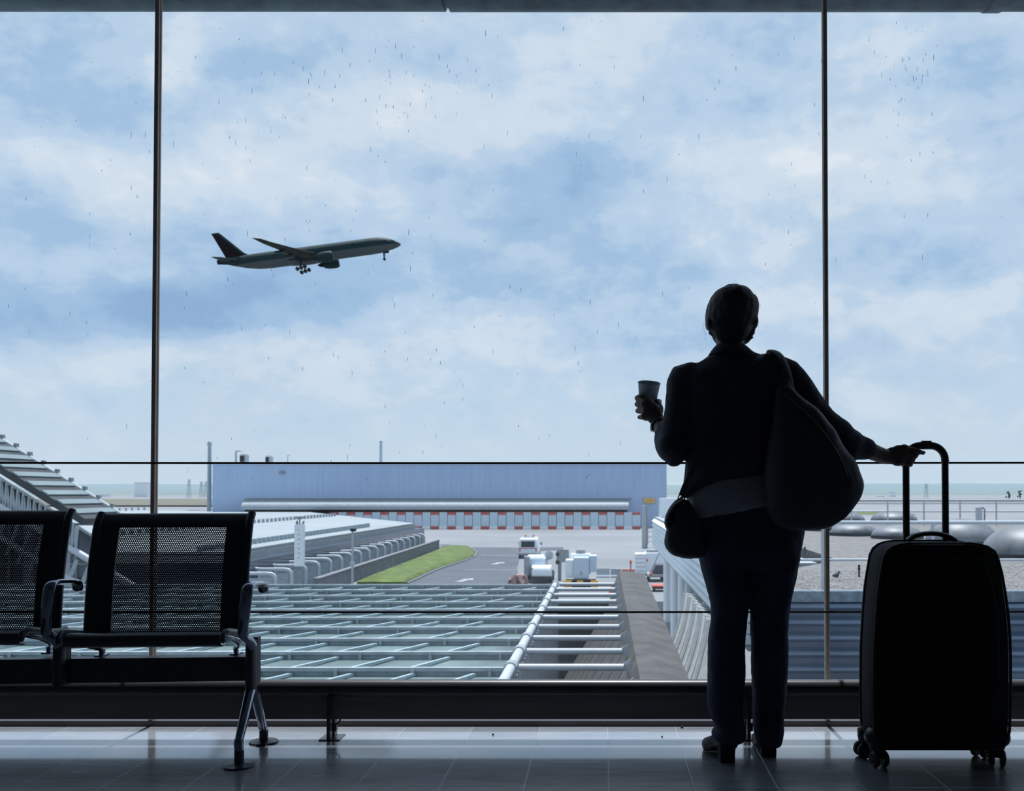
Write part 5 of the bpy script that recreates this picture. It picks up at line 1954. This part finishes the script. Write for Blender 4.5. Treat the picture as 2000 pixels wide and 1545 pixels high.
# pigeon
q = G(1633, 1128.5, GRZ)
pg = tag(empty('pigeon', q), 'dark pigeon standing on the gravel roof between the mullion and the suitcase', 'bird')
k_ = q.y / F
m = MB()
m.tube([q + Vector((-7.5 * k_, 0, 4.2 * k_)), q + Vector((-3 * k_, 0, 4.6 * k_)), q + Vector((1.5 * k_, 0, 5.6 * k_)), q + Vector((4.2 * k_, 0, 8.5 * k_)), q + Vector((5.2 * k_, 0, 11.5 * k_))], [.008, .028, .040, .024, .017], n=12, ends='round', smooth=4)
m.ell(q + Vector((5.4 * k_, 0, 11.8 * k_)), .02, .016, .018, n=10, m=8)
m.tube([q + Vector((5.8 * k_, 0, 11.6 * k_)), q + Vector((8.2 * k_, 0, 11.0 * k_))], [.007, .002], n=6)
union('body', m, M['asphalt'], pg, .006, it=2)
for dy in (-.012, .012):
    MB().tube([q + Vector((.5 * k_, dy, 3.8 * k_)), q + Vector((.5 * k_, dy, 0))], .004, n=6).obj('leg', M['red'], pg)
# vent pipes
for (x, yb_, yt, lab) in ((1572, 1084, 1068, 'short dark vent pipe on the gravel roof beside the leg of the person'), (1678, 1127, 1103, 'short dark vent pipe on the gravel roof beside the suitcase')):
    q = G(x, yb_, GRZ)
    t_ = P(x, yt, q.y).z
    r = tag(empty('vent_pipe', q), lab, 'pipe', 'vent pipes on the gravel roof')
    MB().tube([(q.x, q.y, GRZ), (q.x, q.y, t_ - .03)], .016, n=12).obj('pipe', M['concrete_dark'], r, smooth=60)
    MB().lathe((q.x, q.y, GRZ + (t_ - GRZ) * .55), [(.016, 0), (.024, .01), (.024, .04), (.016, .05)], n=12).obj('collar', M['concrete_dark'], r, smooth=40)
    MB().lathe((q.x, q.y, t_ - .04), [(.012, 0), (.022, .01), (.018, .04)], n=12).obj('cap', M['black'], r, smooth=40)
yr = 40.0
q = P(1912, 1018, yr)
r = tag(empty('roof_vent', (q.x, yr, GRZ)), 'white upright vent with a thin curved arm in front of the far railing', 'vent')
MB().bbox((q.x - .11, yr - .1, GRZ), (q.x + .11, yr + .1, P(0, 990, yr).z), .02).obj('duct', M['white'], r)
MB().tube([(q.x + .2, yr, GRZ), (q.x + .24, yr, P(0, 1000, yr).z), (q.x + .18, yr, P(0, 992, yr).z), (q.x + .05, yr, P(0, 990, yr).z)], .035, n=8, smooth=5).obj('arm', M['fascia'], r, smooth=60)

# ------------------------------------------------------------------ terminal roof descending from the left
TD = 45.0
A, B = P(0, 872, TD), P(222, 1011, TD)
sl = (B - A)
T0 = A - sl * 1.0
T1 = B + sl * .06
tr_ = tag(empty('terminal_canopy', (-30, 60, GZ)), 'big sloping steel and glass terminal roof descending behind the chairs at the left', 'building')
nrm = Vector((-sl.z, 0, sl.x)).normalized()
if nrm.z < 0:
    nrm = -nrm
LEN = -3.4
MB().prism([T0, T1, T1 + nrm * .28, T0 + nrm * .28], (0, LEN, 0)).obj('roof_sheet', M['concrete_dark'], tr_)
MB().tube([T0 + Vector((0, .1, .30)), T1 + Vector((0, .1, .30))], .13, n=12).obj('verge_tube', M['white_dirty'], tr_, smooth=60)
n_ = int(sl.length * 2.05 / .74)
for k in range(n_):
    c_ = T0.lerp(T1, (k + .3) / n_)
    m = MB()
    m.bar(c_ + nrm * .30 + Vector((0, -.12, 0)), c_ + nrm * .30 + Vector((0, LEN, 0)), .36, .10, up=tuple(nrm))
    po = m.obj('purlin', M['terminal_roof'], tr_)
    MB().bbox(tuple(c_ + Vector((-.08, .02, -.1))), tuple(c_ + Vector((.08, .24, .58))), .02).obj('clamp', M['fascia'], po)
for dd, rad, drop in ((41.3, .15, 1.45), (41.3, .12, 2.75)):
    a_, b_ = T0.copy(), T1 + sl * .55
    a_.y = b_.y = dd
    a_ -= Vector((0, 0, drop))
    b_ -= Vector((0, 0, drop - .35))
    m = MB().tube([a_, b_], rad, n=12)
    m.obj('chord', M['white'], tr_, smooth=60)
m = MB()
n2 = 46
for k in range(n2):
    t0_, t1_ = k / n2, (k + 1) / n2
    a_ = T0.lerp(T1, t0_) + Vector((0, -3.7, -.1))
    b_ = T0.lerp(T1, (t0_ + t1_) / 2) + Vector((0, -3.7, -1.4))
    c_ = T0.lerp(T1, t1_) + Vector((0, -3.7, -.1))
    m.bar(a_, b_, .12, .12)
    m.bar(b_, c_, .12, .12)
m.obj('lattice', M['terminal'], tr_)
m = MB()
for k in range(0, 24):
    a_ = T0.lerp(T1, k / 22) + Vector((0, -3.7, -1.5))
    m.bar(a_, a_ + Vector((-.5, 0, -1.35)), .12, .12)
m.obj('hanger', M['terminal'], tr_)
for x, y, r_ in ((P(57, 1100, 43).x, 43, .22), (P(-90, 1100, 43).x, 43, .22), (P(128, 1150, 43.2).x, 43.2, .17)):
    zt_ = min(A.z + (x - A.x) * sl.z / sl.x - 1.2, 12)
    zt_ = max(zt_, GZ + 2.5)
    MB().tube([(x, y, GZ), (x, y, zt_)], r_, n=16).obj('column', M['white_dirty'], tr_, smooth=60)
fy = 44.4
zc = lambda x: A.z + (x - A.x) * sl.z / sl.x - 1.3
xa, xb = T0.x, T1.x - .2
MB().prism([(xa, fy, GZ), (xb, fy, GZ), (xb, fy, max(zc(xb), GZ + 2.6)), (xa, fy, zc(xa))], (0, .4, 0)).obj('glass_front', M['terminal_glass'], tr_)
m = MB()
for k in range(26):
    x = xb - k * 1.5
    m.box((x - .06, fy - .12, GZ), (x + .06, fy, max(zc(x), GZ + 2.0)))
for z_ in (GZ + 1.5, GZ + 3.4, GZ + 5.2):
    m.box((xa, fy - .1, z_), (xb, fy, z_ + .1))
m.obj('glazing_bar', M['fascia'], tr_)
# sloping pale pipes and tanks beneath the terminal roof
tb_ = tag(empty('pipe_bridge', (-24, 40, GZ)), 'sloping pale pipes seen between the two chairs below the terminal roof', 'pipes')
for (a, b, D, r_) in (((60, 1150), (235, 1235), 36, .2), ((-40, 1180), (240, 1255), 35, .26), ((20, 1062), (190, 1172), 44, .16), ((100, 1205), (190, 1208), 38, .14)):
    MB().tube([P(a[0], a[1], D), P(b[0], b[1], D)], r_, n=14).obj('pipe', M['lightgrey'], tb_, smooth=60)
for px_ in (118, 205):
    p_ = P(px_, 1190, 36)
    MB().tube([(p_.x, 36.6, GZ), (p_.x, 36.6, p_.z + .2)], .12, n=10).obj('support', M['grey'], tb_, smooth=60)

# ------------------------------------------------------------------ distance: fields, hills, pylons
sheet('ground_field_left', [(-1200, 455), (-95, 455), (-95, 900), (-2400, 900)], .8, M['field'])
sheet('ground_grass_right', [tuple(G(1668, 1005, GZ))[:2], tuple(G(1790, 1005, GZ))[:2], tuple(G(1770, 1001, GZ))[:2], tuple(G(1660, 1001, GZ))[:2]], .05, M['grassm'])
sheet('road_taxiway', [(20, 560), (900, 560), (1200, 640), (20, 640)], .05, M['asphalt'])
sheet('road_runway', [(20, 330), (500, 330), (520, 350), (20, 350)], .05, M['lightgrey'])
sheet('ground_field_right', [(40, 720), (1400, 720), (2000, 1000), (40, 1000)], .3, M['field'])


def ridge(name, y0, x0, x1, hs, depth, seed, m):
    n = 160
    rows_ = []
    for j, (f_, d_) in enumerate(((0, 0), (.55, .25), (.9, .5), (1.0, .7), (.6, 1.0))):
        row = []
        for i in range(n + 1):
            x = x0 + (x1 - x0) * i / n
            h = hs * (1 + .16 * noise.noise((x * .0011 + seed, j * .15, 0)) + .05 * noise.noise((x * .008 + seed, j * .4, 3)))
            row.append(Vector((x, y0 + depth * d_ + 30 * noise.noise((x * .004, j, seed)), GZ + h * f_)))
        rows_.append(row)
    mb_ = MB()
    vs = [p for r in rows_ for p in r]
    fs = []
    for j in range(4):
        for i in range(n):
            a = j * (n + 1) + i
            fs.append((a, a + 1, a + n + 2, a + n + 1))
    mb_.add(vs, fs)
    return struct(name, mb_, m, smooth=180)


ridge('hills', 2600, -3600, 3600, 34, 900, 4.0, M['hill'])
# pale far buildings
for k, (x, y, w_, h_) in enumerate(((1745, 973, 9, 11), (1722, 975, 12, 5), (1700, 976, 14, 4), (1890, 975, 20, 4), (275, 948, 26, 5), (200, 972, 12, 5))):
    D = 1500.0 if k < 4 else 1450.0
    p = P(x, y, D)
    s_ = D / F
    o = tag(empty('distant_building', (p.x, D, GZ)), ('small pale far building before the right hills, %s' % ('the tall block', 'just left of the tall block', 'the leftmost low one', 'right of the pull handle')[k]) if k < 4 else
            ('small pale far building before the left hills, %s' % ('by the mullion', 'by the sloping roof')[k - 4]), 'building', 'far buildings before the hills')
    top = P(x, y - h_, D).z
    MB().box((p.x - w_ / 2 * s_, D, GZ), (p.x + w_ / 2 * s_, D + 15, top)).obj('block', M['white_bright'], o)
    MB().box((p.x - w_ / 2 * s_ - .3, D - .3, top), (p.x + w_ / 2 * s_ + .3, D + 15.3, top + .5)).obj('roof', M['lightgrey'], o)
# lattice pylons
for k, (x, y, D) in enumerate(((369, 937, 1200), (393, 941, 1300), (402, 941, 1320), (1809, 945, 1250))):
    b = P(x, 985, D)
    t = P(x, y, D)
    s_ = D / F
    r = tag(empty('power_pylon', (b.x, D, GZ)), ('faint lattice power pylon left of the warehouse, the %s' % ('nearest and tallest', 'middle one', 'one beside the pale mast')[k]) if k < 3 else 'faint lattice power pylon on the horizon seen beside the pull handle', 'pylon', 'power pylons on the horizon')
    m = MB()
    w0, w1 = 3.2 * s_, 1.0 * s_
    for s1 in (-1, 1):
        for s2 in (-1, 1):
            m.bar((b.x + s1 * w0, D + s2 * w0, GZ), (b.x + s1 * w1, D + s2 * w1, t.z), .28, .28)
    H_ = t.z - GZ
    for j in range(6):
        za, zb2 = GZ + H_ * j / 6, GZ + H_ * (j + 1) / 6
        wa_, wb_ = w0 + (w1 - w0) * j / 6, w0 + (w1 - w0) * (j + 1) / 6
        m.bar((b.x - wa_, D - wa_, za), (b.x + wb_, D - wb_, zb2), .18, .18)
        m.bar((b.x + wa_, D - wa_, za), (b.x - wb_, D - wb_, zb2), .18, .18)
    m.obj('tower', M['terminal'], r)
    m = MB()
    for f_, l_ in ((1.0, 4.5), (.86, 6), (.72, 5)):
        m.bar((b.x - l_ * s_ * .9, D, GZ + H_ * f_), (b.x + l_ * s_ * .9, D, GZ + H_ * f_), .3, .3)
    m.obj('cross_arm', M['terminal'], r)
# dark trees on the right horizon
for (x, y, h_, lab) in ((1970, 975, 7, 'small dark tree on the right horizon, the left of the two'), (1992, 975, 10, 'small dark tree on the right horizon, the right of the two')):
    D = 1000.0
    p = P(x, y, D)
    s_ = D / F
    r = tag(empty('distant_tree', (p.x, D, GZ)), lab, 'tree', 'trees on the right horizon')
    m = MB()
    for k in range(16):
        a = random.random()
        m.ell((p.x + random.uniform(-4, 4) * s_ * (1 - a * .6), D + random.uniform(-2, 2), GZ + 2 + (h_ + 5) * s_ * a * .9), 2.2 * s_ * (1 - a * .4), 2 * s_, 1.8 * s_ * (1 - a * .3), n=8, m=6)
    m.obj('crown', M['hill'], r, smooth=180)
    MB().tube([(p.x, D, GZ), (p.x, D, GZ + 4)], .4, n=8).obj('trunk', M['concrete_dark'], r)

# ------------------------------------------------------------------ airliner climbing to the right
pl = tag(empty('airliner', (0, 0, 0)), 'twin-engine airliner climbing to the right with its landing gear down', 'airplane')


def plane_paint():
    m = bpy.data.materials.new('airliner_paint')
    m.use_nodes = True
    nt = m.node_tree
    b = nt.nodes['Principled BSDF']
    t = nt.nodes.new('ShaderNodeTexCoord')
    s = nt.nodes.new('ShaderNodeSeparateXYZ')
    nt.links.new(t.outputs['Object'], s.inputs[0])
    r = nt.nodes.new('ShaderNodeValToRGB')
    mr = nt.nodes.new('ShaderNodeMapRange')
    mr.inputs['From Min'].default_value = -3.2
    mr.inputs['From Max'].default_value = 3.2
    nt.links.new(s.outputs[2], mr.inputs[0])
    nt.links.new(mr.outputs[0], r.inputs[0])
    r.color_ramp.interpolation = 'CONSTANT'
    r.color_ramp.elements[0].color = (.062, .076, .080, 1)
    r.color_ramp.elements[1].position = .43
    r.color_ramp.elements[1].color = (.009, .029, .033, 1)
    nt.links.new(r.outputs[0], b.inputs['Base Color'])
    b.inputs['Roughness'].default_value = .6
    b.inputs['Specular IOR Level'].default_value = .15
    return m


teal = mat('airliner_teal', (.010, .028, .032), .6, spec=.15)
maroon = mat('airliner_maroon', (.008, .002, .005), .6, spec=.1)
darkm = mat('airliner_dark_metal', (.010, .014, .015), .6, spec=.15)
blk = M['black']
R_ = 3.1
fus = MB()
st_ = [(37.0, .05, -.75), (36.7, .40, -.72), (35.8, .95, -.62), (34.4, 1.55, -.42), (32.6, 2.15, -.20), (30.5, 2.65, -.06), (28.0, 2.98, 0), (25.0, R_, 0), (10, R_, 0), (-5, R_, 0), (-16, R_, 0), (-21, 2.95, .12), (-26, 2.45, .55), (-30, 1.85, 1.05), (-33.5, 1.22, 1.5), (-35.8, .75, 1.75), (-36.6, .55, 1.8)]
rg = []
for x, r, zc_ in st_:
    rg.append([Vector((x, r * math.cos(2 * PI * k / 40), zc_ + r * math.sin(2 * PI * k / 40))) for k in range(40)])
fus.loft(rg)
fo = fus.obj('fuselage', plane_paint(), pl, smooth=40)
tp_ = MB().box((-37.2, -.22, 1.0), (-32.5, .22, 2.2))
MB().loft([[Vector((-32.0, y * .9, z)) for y, z in ((-1, .2), (1, .2), (1, 2.6), (-1, 2.6))], [Vector((-37.4, y * .5, z)) for y, z in ((-1, .95), (1, .95), (1, 2.4), (-1, 2.4))]]).obj('tail_cone', maroon, fo)
m = MB()
for xr_ in ((22.5, 29.6), (11, 16), (1.5, 9.8), (-12, -6), (-26, -16.5)):
    x = xr_[0]
    while x < xr_[1]:
        for s in (-1, 1):
            ang_ = math.radians(16)
            m.box((x, s * R_ * math.cos(ang_) - .03, R_ * math.sin(ang_) - .18), (x + .28, s * R_ * math.cos(ang_) + .03, R_ * math.sin(ang_) + .18))
        x += .53
wo_ = m.obj('cabin_windows', blk, fo)
wo_['kind'] = 'stuff'
for x in (31.0, 17.8, -3.6, -14.2, -28.2):
    s = -1
    m = MB()
    rr = R_ if -20 < x < 27 else (2.55 if x > 0 else 2.15)
    zc_ = 0 if x > -20 else .8
    for (a, b, c, d) in ((-.5, -.42, -.7, 1.3), (.42, .5, -.7, 1.3), (-.5, .5, 1.22, 1.3)):
        m.box((x + a, -rr - .03, zc_ + c), (x + b, -rr * .88, zc_ + d))
    m.obj('door', darkm, fo)
for s in (-1, 1):
    m = MB().prism([(33.3, s * 1.62, .75), (34.6, s * 1.15, .62), (34.3, s * 1.1, 1.0), (33.2, s * 1.5, 1.25)], (0, -s * .25, 0))
    m.obj('cockpit_window', blk, fo)


def wing(name, secs, m_, parent):
    rgs = []
    for (x, y, z, c, t) in secs:
        prof = []
        for k in range(24):
            a = 2 * PI * k / 24
            u_ = .5 + .5 * math.cos(a)
            th = t * c * (1.0 if math.sin(a) > 0 else .6) * math.sin(a) * (math.sqrt(max(1 - u_, 0)) * .9 + .12 * (1 - u_)) if True else 0
            prof.append(Vector((x - c * (u_ - 0) , y, z + th)) if True else None)
        rgs.append(prof)
    mm = MB()
    mm.loft(rgs)
    return mm.obj(name, m_, parent, smooth=50)


def wing2(name, secs, m_, parent):
    """secs: leading edge x, y, z, chord, thickness ratio; a flattened lens section"""
    rgs = []
    for (x, y, z, c, t) in secs:
        pr = [(0, 0), (.04, .45), (.15, .8), (.35, 1), (.6, .75), (.85, .3), (1, .03), (.85, -.1), (.6, -.35), (.35, -.6), (.15, -.6), (.04, -.35)]
        rgs.append([Vector((x - c * a, y, z + b * c * t)) for a, b in pr])
    mm = MB()
    mm.loft(rgs)
    return mm.obj(name, m_, parent, smooth=60)


for s in (-1, 1):
    w_ = wing2('wing', [(7.3, s * 2.2, -1.9, 13.2, .065), (2.6, s * 9.0, -1.15, 8.6, .060), (-1.2, s * 14.5, -.35, 6.6, .055), (-10.0, s * 27.0, 1.7, 3.6, .05), (-13.3, s * 31.2, 2.75, 2.3, .045), (-15.4, s * 32.6, 3.05, 1.0, .04)], darkm, pl)
    for yy_, x_, z_ in ((6.5, -6.5, -1.75), (12.5, -7.6, -1.05), (18, -9.4, -.2)):
        MB().ell((x_, s * yy_, z_), 2.3, .35, .45, n=12, m=8).obj('flap_fairing', darkm, w_, smooth=180)
    e_ = MB()
    ex, ey, ez = 6.4, s * 9.7, -3.0
    e_.lathe((ex, ey, ez), [(1.45, 3.3), (1.72, 3.1), (1.95, 2.2), (2.0, .6), (1.85, -1.2), (1.45, -2.9), (1.30, -3.1)], n=32, axis='X')
    eo = e_.obj('engine', teal, pl, smooth=50)
    MB().lathe((ex, ey, ez), [(1.42, 3.32), (.3, 3.0), (.03, 3.35)], n=24, axis='X').obj('fan', blk, eo, smooth=50)
    MB().lathe((ex, ey, ez), [(1.0, -3.05), (.85, -4.2), (.45, -5.2), (.05, -5.7)], n=24, axis='X').obj('exhaust_cone', darkm, eo, smooth=50)
    MB().prism([(ex + 1.8, ey, ez + 1.8), (ex - 4.2, ey, ez + 1.9), (ex - 6.2, ey, ez + 1.6), (ex - 3.0, ey, ez + .9), (ex + 1.0, ey, ez + 1.6)], (0, .3, 0)).obj('pylon', darkm, eo)
    wing2('tailplane', [(-27.8, s * 1.0, 1.2, 6.6, .045), (-33.5, s * 9.2, 1.95, 3.0, .045), (-35.6, s * 10.8, 2.1, 1.6, .04)], teal, pl)
fin = [(-24.5, 2.6, 9.2, .05), (-26.6, 4.0, 7.6, .05), (-34.0, 11.6, 3.3, .045), (-34.6, 12.2, 3.0, .04)]
rgs = []
for (x, z, c, t) in fin:
    pr = [(0, 0), (.05, .4), (.2, .8), (.4, 1), (.7, .6), (1, .04), (.7, -.6), (.4, -1), (.2, -.8), (.05, -.4)]
    rgs.append([Vector((x - c * a, b * c * t, z)) for a, b in pr])
fm = MB().loft(rgs).obj('fin', [maroon], pl, smooth=60)
rgs = []
for (x, z, c, t) in ((-24.2, 2.7, 2.2, .1), (-26.4, 4.05, 1.7, .1), (-33.6, 11.4, 1.3, .1), (-34.5, 12.3, 3.1, .05)):
    pr = [(0, 0), (.05, .4), (.2, .8), (.4, 1), (.7, .9), (1, .8), (1, -.8), (.7, -.9), (.4, -1), (.2, -.8), (.05, -.4)]
    rgs.append([Vector((x - c * a, b * (c * t + .12), z)) for a, b in pr])
MB().loft(rgs).obj('fin_edge', teal, fm, smooth=60)
# belly fairing and landing gear
MB().ell((-1.5, 0, -2.35), 9.0, 2.7, 1.35, n=28, m=14).obj('belly_fairing', plane_paint(), pl, smooth=180)


def gear(x, y, z0, z1, wheels, rad, wdt, lean=0.0):
    m = MB().tube([(x, y, z0), (x + lean, y, z1)], [.34, .26], n=12)
    go = m.obj('landing_gear', darkm, pl, smooth=60)
    b = MB()
    xs = sorted(set(w[0] for w in wheels))
    if len(xs) > 1:
        b.bar((x + lean + xs[0], y, z1 + xs[0] * .18), (x + lean + xs[-1], y, z1 + xs[-1] * .18), .3, .3)
    b.bar((x + .8, y, z0 - .6), (x + lean + .1, y, z1 + .6), .16, .16)
    b.obj('gear_strut', darkm, go)
    for (dx, dy) in wheels:
        w_ = MB()
        w_.lathe((x + lean + dx, y + dy, z1 + dx * .18), [(rad * .3, -wdt / 2), (rad * .85, -wdt / 2), (rad, -wdt * .3), (rad, wdt * .3), (rad * .85, wdt / 2), (rad * .3, wdt / 2)], n=20, axis='Y')
        w_.obj('wheel', blk, go, smooth=40)


for s in (-1, 1):
    gear(-4.2, s * 5.4, -1.9, -5.1, [(d, e) for d in (-1.55, 0, 1.55) for e in (-.7, .7)], .70, .55)
gear(29.4, 0, -2.3, -5.4, [(0, -.4), (0, .4)], .56, .4, -.2)
MB().box((29.4, -.5, -3.4), (31.6, -.42, -2.4)).obj('gear_door', teal, pl)
# place it: about 370 m away, 14 degrees above the horizon, nose up, heading to the right
pd = 402.0
pc_ = P(607.5, 497, pd)
pl.scale = (1, 1.1, 1.1)
pl.location = (0, 0, 0)
pitch_ = math.radians(9.9)
pl.rotation_euler = (math.radians(6), -pitch_, math.radians(8))
pl.location = pc_
# ------------------------------------------------------------------ haze in front of the far hills
hzv = MB().box((-3400, 2250, GZ + .5), (3400, 2560, 25)).obj('horizon_haze', None)
hm = bpy.data.materials.new('horizon_haze')
hm.use_nodes = True
hm.node_tree.nodes.clear()
vs_ = hm.node_tree.nodes.new('ShaderNodeVolumeScatter')
vs_.inputs['Color'].default_value = (.36, .62, 1.0, 1)
vs_.inputs['Density'].default_value = .0055
vs_.inputs['Anisotropy'].default_value = 0.0
ho = hm.node_tree.nodes.new('ShaderNodeOutputMaterial')
hm.node_tree.links.new(vs_.outputs[0], ho.inputs['Volume'])
hzv.data.materials.clear()
hzv.data.materials.append(hm)
tag(hzv, 'pale blue haze lying before the far hills', 'haze', kind='stuff')
#%%PART4
